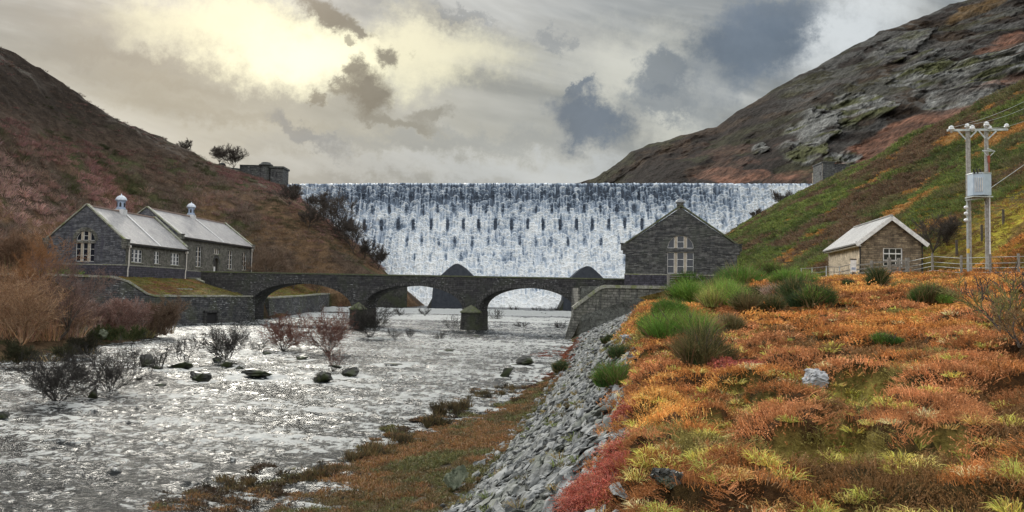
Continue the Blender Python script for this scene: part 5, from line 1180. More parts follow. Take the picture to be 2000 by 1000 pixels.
# ------------------------------------------------------------------ wet grass of the right bank, with islands in the shallows
def bank():
    r = np.random.default_rng(23)
    x, y = scatter(9, 100, lambda q: edgeX(q, KR)-.9, lambda q: edgeX(q, KR+1)+.3, lambda q: .27+.0022*q, r)
    n0 = fbm(x/1.4, y/1.4, 4, 211); e = x-edgeX(y, KR); k = (e > .9+n0*4.2) & (n0 > -.45) & (H(x, y) > -6.12) ; x, y, e = x[k], y[k], e[k]
    ex = []
    for (px, py, w, m) in [(782, 842, 26, 26), (758, 836, 14, 10), (735, 862, 16, 10), (700, 880, 20, 10), (820, 818, 10, 8), (520, 912, 22, 10), (560, 940, 40, 16), (640, 920, 28, 10), (400, 975, 70, 60), (350, 985, 40, 26), (460, 985, 60, 50), (520, 965, 30, 16), (930, 764, 18, 10), (970, 765, 16, 8), (905, 784, 14, 8), (855, 815, 14, 10),
                          (1070, 745, 36, 26), (1090, 690, 36, 60), (1120, 680, 26, 50), (1060, 695, 26, 26), (1150, 668, 12, 6), (1000, 762, 18, 8), (960, 782, 20, 16), (900, 806, 22, 18)]:
        c = wp(px, py); ww = w*c.y/F_PX; ex.append(np.stack([c.x+r.normal(0, ww*.5, m), c.y+r.normal(0, ww*.9, m)], -1))
    ex = np.concatenate(ex); x = np.concatenate([x, ex[:, 0]]); y = np.concatenate([y, ex[:, 1]]); e = np.concatenate([e, np.full(len(ex), .6)])
    z = np.maximum(H(x, y), -6.05); n = len(x); hue = fbm(x/2.5, y/2.5, 4, 213)+.12*r.normal(size=n)
    c = np.where((hue > .10)[:, None], np.array([[.23, .125, .05]]), np.where((hue > -.14)[:, None], np.array([[.14, .10, .042]]), np.array([[.13, .125, .045]])))
    c = np.where((e < 1.2)[:, None] & (r.random((n, 1)) < .6), np.array([[.060, .040, .022]]), c)
    far = sst(y, 48, 60)[:, None]; c = c*(1-far)+far*np.array([[.20, .065, .035]])*r.uniform(.7, 1.2, (n, 1))
    V = tuft_blades(np.stack([x, y, z], -1), np.full(n, .26), r.uniform(.2, .42, n), np.clip(2600/y, 34, 110).astype(int), np.clip(.0009*y, .009, .05), c, 1.5, .85, 0, None, .35, .7, r=r)
    veg('bank_grass', V)
    # dark rushes standing in the shallows
    pts = []
    for (px, py, w, m, h) in [(885, 800, 34, 34, .55), (940, 775, 40, 34, .45), (850, 830, 26, 22, .7), (795, 870, 36, 24, .6), (730, 890, 40, 22, .6), (690, 905, 30, 20, .5), (640, 925, 26, 18, .4), (985, 760, 30, 18, .4), (590, 935, 30, 16, .35), (480, 950, 30, 12, .3), (860, 812, 10, 10, .8), (900, 800, 20, 20, .6), (420, 945, 30, 10, .3), (1010, 790, 20, 14, .35)]:
        c = wp(px, py); ww = w*c.y/F_PX; pts.append(np.stack([c.x+r.normal(0, ww*.5, m), c.y+r.normal(0, ww*.7, m), np.full(m, h)], -1))
    q = np.concatenate(pts); n = len(q); z = np.maximum(H(q[:, 0], q[:, 1]), -6.0)
    V = tuft_blades(np.stack([q[:, 0], q[:, 1], z], -1), np.full(n, .13), q[:, 2]*r.uniform(.6, 1.2, n), np.full(n, 26), np.clip(.0008*q[:, 1], .01, .03), pick([(.035, .030, .018), (.07, .055, .025), (.14, .10, .045)], n, r), .55, .3, 0, None, .15, .8, r=r)
    veg('rushes', V)
bank()

# ------------------------------------------------------------------ rocks
def rockdata(name, seed, flat=.6, jag=.28, sub=2, long=1.0, pl=(.34, .72)):
    bm = bmesh.new(); bmesh.ops.create_icosphere(bm, subdivisions=sub, radius=1); rr = random.Random(seed)
    planes = [(Vector((rr.gauss(0, 1), rr.gauss(0, 1), rr.gauss(0, 1))).normalized(), rr.uniform(*pl)) for _ in range(12)]
    for v in bm.verts:
        p = v.co.copy()
        for n_, d in planes:
            k = p.dot(n_)
            if k > d: p -= n_*(k-d)
        p += Vector((rr.gauss(0, 1), rr.gauss(0, 1), rr.gauss(0, 1)))*jag*.16; v.co = Vector((p.x*long, p.y, p.z*flat))
    me = bpy.data.meshes.new(name); bm.to_mesh(me); bm.free(); return me
def rubble():
    r = np.random.default_rng(31)
    x, y = scatter(5.5, 104, lambda q: edgeX(q, KR+1)-.5, lambda q: edgeX(q, KR+2)+.35, lambda q: .155+.0028*q, r)
    z = H(x, y); n = len(x)
    e = r.uniform(.6, 1.25, n); size = (.098+.0019*y)*e; big = r.random(n) < .10; size[big] *= 1.45
    # local slope
    dzx = (H(x+.3, y)-H(x-.3, y))/.6; dzy = (H(x, y+.3)-H(x, y-.3))/.6; N = unit(np.stack([-dzx, -dzy, np.ones(n)], -1)+.30*r.normal(size=(n, 3)))
    T_ = unit(np.cross(N, np.cross(np.tile([[.40, 1., .35]], (n, 1))+.35*r.normal(size=(n, 3)), N))); B_ = np.cross(N, T_)
    u, v = pix(x, y, z); scr = size/np.maximum(y, 1)*(u > -20)*(u < 2020)*(v < 1060); order = np.argsort(-scr); vis = order[:300]; rest = order[300:]
    protos = [rockdata('rubble_stone', 50+i, .34, .6, 2, 1.7) for i in range(10)]
    for p in protos: p.materials.append(M_rubble)
    prs = [np.array([v_.co[:] for v_ in p.vertices]) for p in protos]; fcs = [np.array([f.vertices[:] for f in p.polygons]) for p in protos]
    for i in vis:
        o = bpy.data.objects.new('rubble_stone', protos[i % 10]); col.objects.link(o); M = Matrix(((T_[i, 0], B_[i, 0], N[i, 0]), (T_[i, 1], B_[i, 1], N[i, 1]), (T_[i, 2], B_[i, 2], N[i, 2]))).to_4x4()
        o.matrix_world = Matrix.Translation((x[i], y[i], z[i]+.25*size[i]))@M@Matrix.Diagonal((size[i], size[i]*r.uniform(.7, 1.1), size[i]*r.uniform(.7, 1.3), 1))
        tag(o, 'jagged grey stone in the nearest part of the rubble slope', 'stone', 'larger stones of the rubble slope')
    Vs, Fs = [], []; k = 0
    for j in range(10):
        ii = rest[(rest % 10) == j]
        if len(ii) == 0: continue
        pv = prs[j]; S = np.stack([size[ii], size[ii]*r.uniform(.6, 1.1, len(ii)), size[ii]*r.uniform(.7, 1.4, len(ii))], -1)
        q = pv[None]*S[:, None, :]; W_ = q[..., 0:1]*T_[ii][:, None]+q[..., 1:2]*B_[ii][:, None]+q[..., 2:3]*N[ii][:, None]+np.stack([x[ii], y[ii], z[ii]+.2*size[ii]], -1)[:, None]
        m = pv.shape[0]; Vs.append(W_.reshape(-1, 3)); Fs.append((fcs[j][None]+(np.arange(len(ii))*m)[:, None, None]).reshape(-1, 3)+k); k += len(ii)*m
    tag(npobj('rubble', np.concatenate(Vs), np.concatenate(Fs), M_rubble), kind='stuff')
rubble()
def rock(px, py, w, h, label, mat=None, z=-6.0, seed=0, ground=False, cat='rock', sub=3, name='rock', base=.25):
    p = (hit(px, py) if ground else wp(px, py, z)); s = p.y/F_PX; rx, rz = w*s/2, h*s*(1+base)/2
    me = rockdata(name, seed+px, 1, .35 if ground else .25, 4 if ground else sub, 1.0, (.30, .62) if ground else (.38, .75)); me.transform(Matrix.Diagonal((rx*1.1, rx*.8, rz, 1)))
    o = link(name, me, mat or M_rockW); o.location = (p.x, p.y+rx*.3, p.z+rz*(1-base*1.5)); return tag(o, label, cat)
for i, (px, py, w, h, lb) in enumerate([
    (283, 716, 40, 26, 'dark rounded river boulder left of the two small bare saplings'), (350, 722, 50, 20, 'dark flat rock under the bushy sapling in the left of the river'), (302, 722, 28, 12, 'small dark rock at the foot of the thin forked sapling'),
    (385, 746, 44, 24, 'dark boulder standing alone in the river left of the long flat boulder'), (270, 743, 16, 7, 'tiny dark rock just left of the alone standing boulder'), (313, 754, 26, 6, 'thin dark slab barely above the water at left'),
    (500, 738, 62, 18, 'long low dark boulder in the middle of the river'), (632, 748, 48, 26, 'rounded dark boulder, left one of a pair in mid river'), (684, 737, 40, 24, 'peaked dark boulder, right one of a pair in mid river'),
    (990, 737, 28, 30, 'dark pointed rock standing in the water near the right bank'), (1028, 715, 38, 20, 'dark squat rock against the right bank'), (1005, 716, 30, 7, 'flat dark rock shelf left of the squat bank rock'),
    (442, 716, 30, 16, 'brown mossy rock below the fan-shaped river shrub'), (468, 722, 18, 10, 'small brown rock right of the mossy rock below the fan-shaped shrub'), (520, 694, 26, 10, 'brown hummock rock between two river shrubs'), (588, 703, 34, 12, 'low reddish rock beneath the twiggy mid-river shrub'),
    (180, 780, 26, 24, 'round brown rock between the two big shrubs at left'), (4, 820, 24, 22, 'dark rock at the left edge of the picture in the water'), (632, 801, 30, 5, 'thin sliver of rock in the rapids below the pair of boulders'), (765, 714, 38, 5, 'thin dark slab in the open river right of the pair of boulders'),
    (875, 686, 28, 6, 'small dark slab in the water between the bridge pier and right bank'), (930, 658, 16, 5, 'tiny rock just downstream of the right bridge pier'), (830, 630, 12, 6, 'tiny rock in the water between the two bridge piers'), (423, 708, 22, 12, 'dark stone left of the mossy rock cluster'), (655, 719, 30, 9, 'low dark rock behind the pair of boulders'),
    (92, 682, 16, 8, 'small pale stone at the edge of the left bank bushes')]):
    rock(px, py, w, h, lb, M_rockP if 'pale stone' in lb else M_rockW, seed=i*13)
rock(1597, 756, 84, 40, 'pale angular boulder lying in the orange heather', M_rockB, ground=True, seed=905, name='boulder', base=.3)
rock(1298, 962, 66, 52, 'dark mossy boulder beside the red bracken', M_rockW, ground=True, seed=922, name='boulder', base=.3)
rock(884, 965, 52, 62, 'green-grey boulder at the foot of the rubble slope in the brown grass', M_rockG, ground=True, seed=936, name='boulder', base=.25)
rock(985, 655+130, 30, 10, 'pale stone in the wet grass near the top of the bank strip', M_rockP, ground=True, seed=77)
rock(1230, 668, 44, 20, 'pale flat boulder at the top of the rubble slope near the wing wall', M_rockP, ground=True, seed=78)
rock(1000, 706, 6, 4, 'tiny dark stone left of the flat rock shelf', seed=91)
rock(150, 655, 40, 26, 'pale weathered boulder among the left bank bushes', M_rockG, z=-5.2, seed=95); rock(195, 660, 36, 20, 'rounded grey-green boulder right of the pale one among the left bank bushes', M_rockG, z=-5.3, seed=96)

# ------------------------------------------------------------------ bare shrubs and trees
def seg_mesh(S, n=3):
    """S rows: p(3) q(3) r0 r1 -> tapered prisms"""
    S = np.array(S); p, q, r0, r1 = S[:, :3], S[:, 3:6], S[:, 6:7], S[:, 7:8]; d = unit(q-p); a = unit(np.cross(d, np.array([[.3, .2, 1.0]]))); b = np.cross(d, a); R0, R1 = [], []
    for i in range(n):
        t = 2*math.pi*i/n; w = a*math.cos(t)+b*math.sin(t); R0.append(p+w*r0); R1.append(q+w*r1)
    V = np.stack(R0+R1, 1).reshape(-1, 3); base = np.arange(len(S))[:, None]*2*n
    F = np.concatenate([base+np.array([[i, (i+1) % n, n+(i+1) % n, n+i]]) for i in range(n)]); return V, F
def grow(seed, h, spread=.9, stems=7, levels=3, kids=5, up=.35, r0=.05, trunk=0.0, thin=.018, crook=.22, segs=6):
    R_ = random.Random(seed); trunkS, twigS = [], []
    def branch(p, d, L_, r, lev):
        st = L_/segs; rr = r
        for i in range(segs):
            d = (d+Vector((R_.gauss(0, crook), R_.gauss(0, crook), R_.gauss(0, crook*.6)+up*.16))).normalized(); q = p+d*st; rn = max(thin*.6, r*(1-(i+1)/(segs+.6)))
            (trunkS if lev == 0 else twigS).append((*p, *q, rr, rn))
            if lev < levels and i >= (1 if lev else 1):
                for _ in range(max(1, int(round(kids/segs*(1.0+R_.random()))))):
                    s = Vector((R_.gauss(0, 1), R_.gauss(0, 1), R_.gauss(0, .7))); s = (s-d*s.dot(d)).normalized(); branch(q, (d*.75+s*.65).normalized(), L_*R_.uniform(.32, .58)*(1-.35*i/segs), max(rn*.7, thin), lev+1)
            p = q; rr = rn
    base = Vector((0, 0, -.1))
    if trunk:
        top = Vector((R_.gauss(0, .05)*h, R_.gauss(0, .05)*h, trunk*h)); trunkS.append((*base, *top, r0*1.9, r0*1.35)); base0 = top
    else: base0 = base
    for s in range(stems):
        a = 2*math.pi*(s+R_.random()*.7)/stems; k = spread*R_.uniform(.35, 1.1); d = Vector((math.cos(a)*k, math.sin(a)*k, 1)).normalized()
        branch(base0+Vector((math.cos(a), math.sin(a), 0))*r0*(1.2 if not trunk else .4), d, (h-(trunk*h))*R_.uniform(.62, .82)*(.8+.35*min(k, 1)), r0*R_.uniform(.6, 1), 0)
    return trunkS, twigS
PROTO = {}
def tree(px, py, wpx, hpx, label, D=None, z=-6.0, kind='shrub', dark=True, cat=None, seed=0, mat=None, twigc=None, name=None, group=None, loc=None, moss=None):
    if loc is None:
        loc = P(px, py, D) if D else wp(px, py, z)
        if D: loc.z = float(H(loc.x, loc.y))
    s = loc.y/F_PX; W_, Hh = wpx*s, hpx*s; thin = max(.011, .0002*loc.y)
    kw = dict(shrub=dict(stems=14, levels=2, kids=10, spread=.75*W_/Hh+.1, r0=.020*Hh**.5, crook=.15, segs=7, up=.2), sapling=dict(stems=4, levels=2, kids=7, spread=.55*W_/Hh, r0=.03*Hh**.5, up=.6),
              tree=dict(stems=7, levels=2, kids=11, trunk=.18, spread=.6*W_/Hh+.1, r0=.03*Hh**.6, crook=.14), small=dict(stems=9, levels=1, kids=11, spread=.7*W_/Hh, r0=.022, crook=.15), bigtree=dict(stems=9, levels=2, kids=11, trunk=.08, spread=.7*W_/Hh+.15, r0=.022*Hh**.6, crook=.2))[kind]
    t, w = grow(seed+px*7+py, Hh, thin=thin, **kw)
    root = empty(name or ('bare_shrub' if kind != 'tree' and kind != 'bigtree' else 'bare_tree'), tuple(loc), 0, label, cat or ('shrub' if kind in ('shrub', 'small', 'sapling') else 'tree'), group)
    V, F = seg_mesh(t, 5); npobj('stem' if kind not in ('tree', 'bigtree') else 'trunk', V, F, mat or (M_barkD if dark else M_bark), root)
    if w:
        V, F = seg_mesh(w, 3)
        if twigc is not None: C = np.repeat(np.array([twigc])*rng.uniform(.7, 1.3, (len(w), 1)), 6, 0); npobj('twigs', V, F, M_twig, root, C)
        else: npobj('twigs', V, F, mat or (M_barkD if dark else M_bark), root)
    return root
for a in [(215, 768, 170, 112, 'large fan-shaped bare shrub rising from the water at left', 'shrub'), (110, 786, 180, 105, 'sprawling bare shrub leaning left beside the large fan-shaped one', 'shrub'),
          (312, 722, 70, 66, 'thin forked bare sapling on a rock in the left of the river', 'sapling'), (362, 715, 80, 72, 'bare sapling with a bushy foot, right of the thin forked sapling', 'sapling'),
          (440, 706, 110, 82, 'dark fan-shaped bare shrub right of the saplings in the river', 'shrub'), (552, 684, 110, 72, 'rounded bare shrub standing mid-river left of the reddish one', 'shrub'),
          (640, 690, 110, 92, 'dense reddish bare shrub in the middle of the river', 'shrub'), (652, 725, 90, 66, 'small dark bare shrub in front of the dense reddish one', 'small'),
          (722, 660, 90, 70, 'dark shrub at the foot of the left bridge pier', 'shrub'), (768, 662, 50, 28, 'low twiggy shrub just right of the left pier shrub', 'small'), (280, 670, 80, 38, 'low dark bare shrub at the edge of the left bank', 'small'),
          (472, 672, 60, 34, 'low bare shrub in front of the left end of the bridge', 'small'), (884, 646, 60, 36, 'small bare shrub left of the right bridge pier', 'small'), (860, 664, 44, 20, 'low twiggy shrub in open water between the piers', 'small'),
          (800, 660, 36, 26, 'tiny bare shrub midway between the bridge piers', 'small'), (968, 630, 50, 34, 'bare shrub just right of the right bridge pier', 'small'), (1020, 640, 50, 18, 'low bare shrub seen through the right arch', 'small'), (1092, 642, 50, 20, 'low bare shrub by the foot of the wing wall', 'small'),
          (345, 690, 50, 40, 'small twiggy shrub behind the two saplings', 'small'), (505, 690, 60, 34, 'low bush on the hummocks between two mid-river shrubs', 'small')]:
    tree(a[0], a[1], a[2], a[3], a[4], kind=a[5], twigc=(.16, .07, .05) if 'reddish' in a[4] else None)
for px, w in ((1000, 60), (1050, 50), (1085, 60), (830, 50), (780, 60)):
    tree(px, 612 if px > 900 else 616, w, 18, 'low bare shrub in the line of shrubs behind the bridge', D=None, z=-4.75, kind='small', group='shrubs behind the bridge')
# trees on the hills
for a in [(365, 313, 42, 44, 228, 'bare rounded tree on the left skyline beside the rock step'), (428, 325, 44, 40, 233, 'left one of two bare trees beside the small domed pier on the skyline'), (455, 326, 50, 42, 233, 'right one of two bare trees beside the small domed pier on the skyline'),
          (604, 412, 38, 26, 226, 'small dark tree high on the slope at the left edge of the waterfall'), (572, 384, 28, 22, 229, 'bare tree just below the black tower at the dam end'), (652, 500, 90, 92, 205, 'largest dark bare tree on the slope in front of the waterfall'),
          (690, 500, 70, 76, 203, 'dark bare tree right of the largest one before the waterfall'), (630, 475, 60, 60, 210, 'dark bare tree up-slope of the largest one before the waterfall'), (738, 522, 56, 46, 204, 'low spreading tree nearest the river, left of the waterfall foot'), (712, 512, 40, 44, 204, 'small bare tree between the low spreading tree and the dark group'),
          (672, 470, 46, 44, 208, 'thin bare tree behind the dark group at the waterfall edge'), (560, 470, 60, 50, 205, 'bare brown tree in the middle of the left slope'), (600, 490, 60, 48, 200, 'bare brown tree left of the dark group on the slope')]:
    tree(a[0], a[1], a[2], a[3], a[5], D=a[4], kind='bigtree' if 'rounded' not in a[5] else 'tree', dark=True, mat=M_barkM)
for a in [(522, 530, 80, 80, 178, 'pale twiggy bush immediately right of the further valve house'), (575, 532, 70, 52, 180, 'pale brown bush above the left arch of the bridge'), (620, 532, 60, 44, 182, 'pale brown low bush right of the one above the left arch')]:
    tree(a[0], a[1], a[2], a[3], a[5], D=a[4], kind='bigtree', dark=False, twigc=(.24, .17, .12), cat='bush')
for a in [(1524, 402, 60, 30, 196, 'dark bare bush on the green slope edge against the right end of the waterfall'), (1478, 425, 40, 22, 190, 'grey bush further down the slope edge before the waterfall'), (1818, 500, 60, 90, 84, 'dark tangled tree behind the right corner of the hut'), (1852, 480, 46, 60, 86, 'bare grey tree left of the power poles')]:
    tree(a[0], a[1], a[2], a[3], a[5], D=a[4], kind='bigtree', dark=False, mat=M_barkM, cat='bush' if 'bush' in a[5] else 'tree', loc=hit(a[0], a[1], 70) if a[4] < 100 else None)

# ------------------------------------------------------------------ leafy and brushy bushes
def bush(px, py, w, h, label, pal, D=None, z=None, n=2600, lean=.9, leaf=2, name='bush', cat='bush', up=1.0, bend=.35, seed=0, thick=1.0, wood=True, wts=None, twiggy=False):
    if D: p = P(px, py, D); p.z = float(H(p.x, p.y)) if z is None else z
    elif z is not None: p = wp(px, py, z)
    else: p = hit(px, py)
    s = p.y/F_PX; W_, Hh = w*s/2, h*s; r = np.random.default_rng(int(px*31+py+seed)); n_l = 7
    # several sub-clumps give an uneven outline
    m = 9; ang = r.random(m)*2*math.pi; q = np.sqrt(r.random(m))*.72; cen = np.stack([np.cos(ang)*q*W_, np.sin(ang)*q*W_*.9, np.zeros(m)], -1)
    hg = Hh*(.85 if twiggy else 1.15)*r.uniform(.55, 1.05, m)*(1-.5*q**2); c = pick(pal, m, r, wts); nb = np.full(m, n//m); wd = np.full(m, max(.009, .0006*p.y)*thick)
    V = tuft_blades(cen, np.full(m, W_*.55), hg, nb, wd, c, lean*min(1.1, W_/Hh*.5), bend, leaf, np.full(m, max(.02, .0011*p.y)*thick), .22, .5, r=r)
    m2 = 5; V2 = tuft_blades(cen[:m2], np.full(m2, W_*.6), hg[:m2]*1.12, np.full(m2, max(8, n//40)), wd[:m2]*1.2, pick([(.26, .19, .09), (.18, .12, .06)], m2, r), lean*min(1.3, W_/Hh*.6), .15, 0, None, .35, .6, r=r)
    root = empty(name, tuple(p), 0, label, cat); veg('foliage', mergeVFC([V, V2]), parent=root, kind=None)
    if twiggy:
        for k_ in range(3):
            t_, w_ = grow(int(px*3+py+k_*17), Hh*r.uniform(.75, 1.1), .5*W_/Hh+.25, 9, 2, 10, .3, .03*Hh**.5, 0, max(.014, .00028*p.y), .17, 6); v, f = seg_mesh(t_+w_, 3); v = v+np.array([r.normal(0, .4)*W_, r.normal(0, .4)*W_, 0]); cc = np.repeat(pick(pal, len(t_+w_), r)*r.uniform(.5, 1.2, (len(t_+w_), 1)), 6, 0); npobj('branches', v, f, M_twig, root, cc)
    elif wood:
        S = [(0, 0, -.1, *(np.array([r.normal(0, .3)*W_, r.normal(0, .3)*W_, Hh*r.uniform(.4, .75)])), .02*Hh**.5+.008, .008) for _ in range(10)]; v, f = seg_mesh(S, 4); npobj('stem', v, f, M_bark, root)
    return root
GRN = [(.11, .21, .035), (.17, .28, .05), (.07, .14, .03)]; OLV = [(.10, .10, .035), (.14, .12, .05), (.075, .085, .03)]; DKG = [(.035, .060, .022), (.05, .085, .028), (.07, .10, .035)]
BRT = [(.28, .38, .07), (.20, .33, .06), (.36, .40, .11)]; RUS = [(.44, .26, .14), (.38, .23, .15), (.50, .34, .21)]; MAU = [(.38, .26, .22), (.46, .33, .28), (.30, .20, .17)]
for a in [(1398, 578, 90, 46, 'mid green bush between the yellow-green bush and the valve house', GRN, None), (1450, 588, 90, 44, 'olive green bush right behind the greyish olive one', OLV+GRN, None), (1305, 618, 70, 40, 'small green bush against the end of the wing wall', GRN, None),
          (1540, 556, 100, 40, 'green gorse clump behind the dark green gorse bush', GRN, None), (1412, 650, 70, 50, 'rusty olive bush just right of the bright green broom', OLV+RUS, None), (1330, 590, 60, 44, 'dense green bush at the corner of the wing wall', DKG+GRN, None), (1335, 660, 150, 78, 'bright green broom bush at the top of the rubble slope', BRT+GRN, None), (1280, 655, 80, 52, 'smaller green broom bush left of the bright one', GRN, None), (1378, 712, 120, 98, 'dark olive broom bush, the nearest large one, below the bright green one', DKG+OLV, None),
          (1204, 755, 86, 58, 'low green broom bush growing through the grey rubble', GRN, None), (1212, 700, 50, 34, 'small green tuft bush higher in the rubble', DKG, None), (1190, 672, 30, 24, 'tiny green shrub at the head of the rubble by the wing wall', DKG, None),
          (1368, 592, 120, 62, 'green broom bush right in front of the field gate', GRN, None), (1424, 600, 110, 66, 'yellow-green leafy bush in the shrub belt', BRT, None), (1478, 606, 100, 46, 'greyish olive bush in the shrub belt', OLV, None), (1516, 586, 90, 48, 'purplish brown bush behind the shrub belt', MAU+OLV, None),
          (1548, 592, 80, 64, 'dark green gorse bush left of the deepest green one', DKG, None), (1588, 600, 92, 66, 'deep green gorse bush left of the tubular barrier', GRN+DKG, None), (1440, 560, 110, 52, 'green bush behind the yellow-green leafy one', GRN, None), (1345, 560, 70, 34, 'green bush at the foot of the right valve house', GRN, None),
          (1500, 545, 100, 46, 'wide green gorse bush behind the shrub belt', GRN+OLV, None), (1736, 676, 56, 32, 'isolated small green bush in the middle of the orange heather', DKG+GRN, None), (1712, 562, 34, 54, 'dark upright juniper-like shrub before the hut window', DKG, None), (1660, 560, 24, 20, 'tiny dark shrub beside the notice board', DKG, None),
          (1820, 592, 90, 48, 'olive broom bush below the wire fence', OLV+GRN, None), (1095, 728, 34, 30, 'dark green bush at the water side of the rubble foot', DKG, None)]:
    bush(a[0], a[1], a[2], a[3], a[4], a[5], n=4200 if a[2] > 60 else 1800, name='green_bush', lean=1.0)
for a in [(1962, 655, 110, 150, 'tall straggly olive broom at the right edge in front of the power poles', (.22, .20, .07)), (1996, 690, 80, 110, 'brown leafless broom at the far right edge', (.26, .17, .08))]:
    tree(a[0], a[1], a[2], a[3], a[4], kind='sapling', dark=False, twigc=a[5], loc=hit(a[0], a[1]), cat='shrub', name='broom')
tree(1955, 600, 120, 150, 'tall bare whippy shrub at the right edge beside the wire fence', kind='sapling', dark=False, loc=(lambda v: v)(hit(1955, 640)), cat='shrub')
# left bank bushes
for i, a in enumerate([(125, 536, 100, 26, 'round green bush in front of the arched gable window', GRN, 116.5, None), (40, 718, 190, 44, 'dark green bush at the bottom left corner of the bank', [(.035, .045, .02), (.055, .06, .028), (.07, .055, .03)], 58, -5.6), (150, 708, 90, 40, 'dark low bush by the water right of the corner bush', [(.03, .035, .018), (.05, .04, .025)], 66, -5.7),
          (40, 650, 150, 150, 'orange-brown thicket at the far left', RUS, 72, -5.2), (110, 645, 120, 95, 'russet thicket right of the orange-brown one', RUS+MAU, 78, -5.2), (42, 596, 90, 150, 'tall orange twiggy tree-bush rising above the retaining wall at far left', RUS, 90, -4.6), (170, 645, 90, 84, 'mauve-brown thicket in front of the retaining wall', MAU, 86, -5.2),
          (232, 655, 100, 100, 'tall reddish-brown bush in front of the dipping wall', MAU+[(.28, .12, .09)], 88, -5.3), (215, 668, 120, 34, 'low olive bush beneath the tall reddish one', OLV+DKG, 82, -5.6), (300, 662, 90, 84, 'brown bush at the right end of the left bank thickets', [(.18, .13, .09), (.24, .16, .11)], 92, -5.5), (265, 668, 70, 28, 'small dark olive bush near the water edge', OLV, 88, -5.7), (10, 600, 90, 90, 'dark green and brown bush at the left edge by the wall', DKG+RUS, 84, -4.8), (20, 540, 80, 100, 'pale brown tree-bush behind the retaining wall at the far left edge', [(.30, .2, .13), (.26, .15, .10)], 112, 1.0),
          (60, 500, 80, 90, 'russet bush left of the nearer valve house', RUS, 128, 1.5)]):
    bush(a[0], a[1], a[2], a[3], a[4], a[5], D=a[6], z=a[7], n=320 if a[5] is not DKG else 5000, name='thicket' if 'thicket' in a[4] else 'bush', lean=.9, leaf=1, bend=.25, twiggy=a[5] is not DKG and a[5] is not GRN and a[5] is not OLV)
tree(112, 690, 120, 190, 'bare mauve sapling standing among the left bank thickets', D=76, kind='bigtree', dark=False, twigc=(.20, .13, .11))
tree(60, 640, 90, 190, 'bare orange-stemmed tree at the far left', D=86, kind='bigtree', dark=False, twigc=(.33, .17, .08))

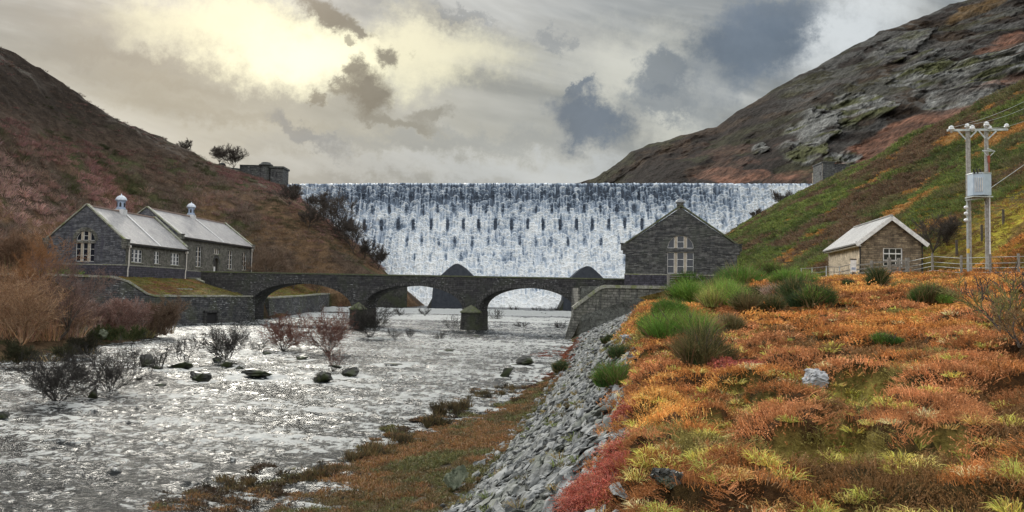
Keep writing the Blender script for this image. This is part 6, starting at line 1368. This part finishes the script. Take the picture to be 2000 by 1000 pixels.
# ------------------------------------------------------------------ hillside scrub that reads as one mass
def scrub():
    r = np.random.default_rng(41)
    x = r.uniform(-135, -24, 16000); y = r.uniform(109, 236, 16000); C = cols_at(y); z = H(x, y)
    k = (x < C[:, 4, 0]+(y > 178)*24) & (x > C[:, 1, 0]-1) & (x < C[:, 7, 0]-1.5) & (z > .8); 
    k &= ~((y < 182) & (x > -74.5)) & ~((x > -60) & (z < 1.5)) & (r.random(16000) < .62)
    k &= ~((z > 33) & (r.random(16000) < .75))
    x, y, z = x[k], y[k], z[k]; n = len(x); hue = fbm(x/16, y/16, 3, 221)+.15*r.normal(size=n); q = fbm(x/6, y/6, 3, 223)
    c = np.where((hue > .12)[:, None], np.array([[.34, .18, .165]]), np.where((hue > -.12)[:, None], np.array([[.27, .18, .135]]), np.array([[.20, .16, .125]])))
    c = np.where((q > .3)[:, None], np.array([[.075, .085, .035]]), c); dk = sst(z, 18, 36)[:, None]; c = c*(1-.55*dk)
    lowl = (sst(-x, 58, 88)*sst(-z, -32, -14)*sst(fbm(x/14, y/14, 3, 227), -.5, .0))[:, None]; c = c*(1-.8*lowl)+.8*lowl*np.array([[.50, .32, .28]])*r.uniform(.6, 1.3, (n, 1))
    rt = (sst(x, -75, -50))[:, None]; c = c*(1-.5*rt)+.5*rt*np.array([[.17, .125, .09]])
    hh = r.uniform(.5, 2.6, n)*(1-.75*sst(z, 24, 36)); hh *= np.where(x > -62, .65, 1)*np.where((y > 200) & (x > -72), .45, 1)
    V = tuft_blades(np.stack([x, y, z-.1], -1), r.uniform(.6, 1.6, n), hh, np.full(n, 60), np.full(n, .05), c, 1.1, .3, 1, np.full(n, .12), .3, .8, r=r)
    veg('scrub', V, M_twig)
    # gorse and heath of the right hillside
    x = r.uniform(16, 120, 26000); y = r.uniform(62, 216, 26000); C = cols_at(y); z = H(x, y)
    k = (x > C[:, 15, 0]-.5-(y > 110)*4) & (x < C[:, 17, 0]+14); k &= ~((y > 68) & (y < 84) & (x > 28.5) & (x < 38.5)) & ~((np.abs(x-23) < 10) & (y > 106) & (y < 131)); k &= ~((y < 76) & (x > 34) & (z < 15) & (x > .52*y))
    k &= ~((y < 66))
    x, y, z = x[k], y[k], z[k]; n = len(x); a = fbm(x/6, y/8, 3, 47)-.1*sst(y, 120, 200); b = fbm(x/7, y/7, 5, 31); hue = fbm(x/10, y/10, 3, 231)+.2*r.normal(size=n)
    c = np.where((hue > .1)[:, None], np.array([[.15, .185, .048]]), np.where((hue > -.15)[:, None], np.array([[.095, .125, .038]]), np.array([[.14, .125, .055]])))
    c = np.where((b > .13)[:, None], np.array([[.15, .10, .06]]), c); c = np.where((a > .36)[:, None], np.array([[.38, .20, .06]]), c); c = c*r.uniform(.7, 1.3, (n, 1))
    tall = np.where(a > .36, .35, 1.0)
    V = tuft_blades(np.stack([x, y, z-.1], -1), r.uniform(.5, 1.3, n), r.uniform(.3, 1.15, n)*tall, np.full(n, 46), .0005*y, c, 1.3, .3, 2, .0013*y, .4, .85, r=r)
    veg('gorse', V)
    # rough grass under and around the hut and on the yellow bank at the right
    x = r.uniform(10, 70, 15000); y = r.uniform(54, 100, 15000); z = H(x, y); C = cols_at(y); k = (x < .66*y+3) & (x > C[:, 13, 0]+2) & ~((y > 69) & (y < 82) & (x > 29.5) & (x < 37.3)) & ((x > .48*y) | (y > 60)) & (z < 15); x, y, z = x[k], y[k], z[k]; n = len(x)
    c = pick([(.42, .36, .05), (.34, .24, .05), (.26, .22, .05), (.40, .22, .07)], n, r); q = fbm(x/3, y/4, 3, 241); c = np.where((q < -.1)[:, None], np.array([[.20, .12, .045]]), c)
    V = tuft_blades(np.stack([x, y, z], -1), np.full(n, .35), r.uniform(.18, .4, n), np.full(n, 26), np.full(n, .035), c, 1.2, .5, 0, None, .3, .8, r=r); veg('rough_grass', V)
    # grass on the slope below the valve houses
    x = r.uniform(-60, -43.5, 2600); y = r.uniform(112, 200, 2600); C = cols_at(y); z = H(x, y); k = (z > -1.9) & (z < 1.25) & ((y < 141) | (y > 148)) & (x > C[:, 5, 0]-1); x, y, z = x[k], y[k], z[k]; n = len(x)
    if n:
        V = tuft_blades(np.stack([x, y, z], -1), np.full(n, .4), r.uniform(.12, .3, n), np.full(n, 22), np.full(n, .06), pick([(.26, .25, .05), (.24, .15, .05), (.17, .19, .05)], n, r), 1.2, .5, 0, None, .3, .8, r=r); veg('slope_grass', V)
scrub()

# ------------------------------------------------------------------ two white birds by the left bank
def bird(px, py, label, flip=1):
    p = wp(px, py, -5.9); p = Vector((p.x, p.y, -5.75)); root = empty('white_bird', tuple(p), 0, label, 'bird', None); s = 1.25
    me = bpy.data.meshes.new('body'); vs = [(-.30, 0, .30), (-.12, 0, .26), (.08, 0, .30), (.20, 0, .42), (.24, 0, .56), (.30, 0, .60), (.40, 0, .585)]; vs = [(x*s*flip, y*s, z*s) for x, y, z in vs]
    me.from_pydata(vs, [(i, i+1) for i in range(6)], []); o = link('body', me, M_birdw, root); m = o.modifiers.new('skin', 'SKIN')
    for v, rr in zip(me.skin_vertices[0].data, (.03, .11, .12, .06, .045, .06, .012)): v.radius = (rr*s, rr*s)
    o.modifiers.new('sub', 'SUBSURF').levels = 1; o.modifiers['sub'].render_levels = 1
    for y in (-.05, .05): MB().tube((0, y*s, .22*s), (.01, y*s, -.1), .012, .012, 5).build('leg', M_rust, root)
bird(233, 652, 'left one of two white birds by the water under the bushes'); bird(240, 652, 'right one of two white birds by the water under the bushes', -1)
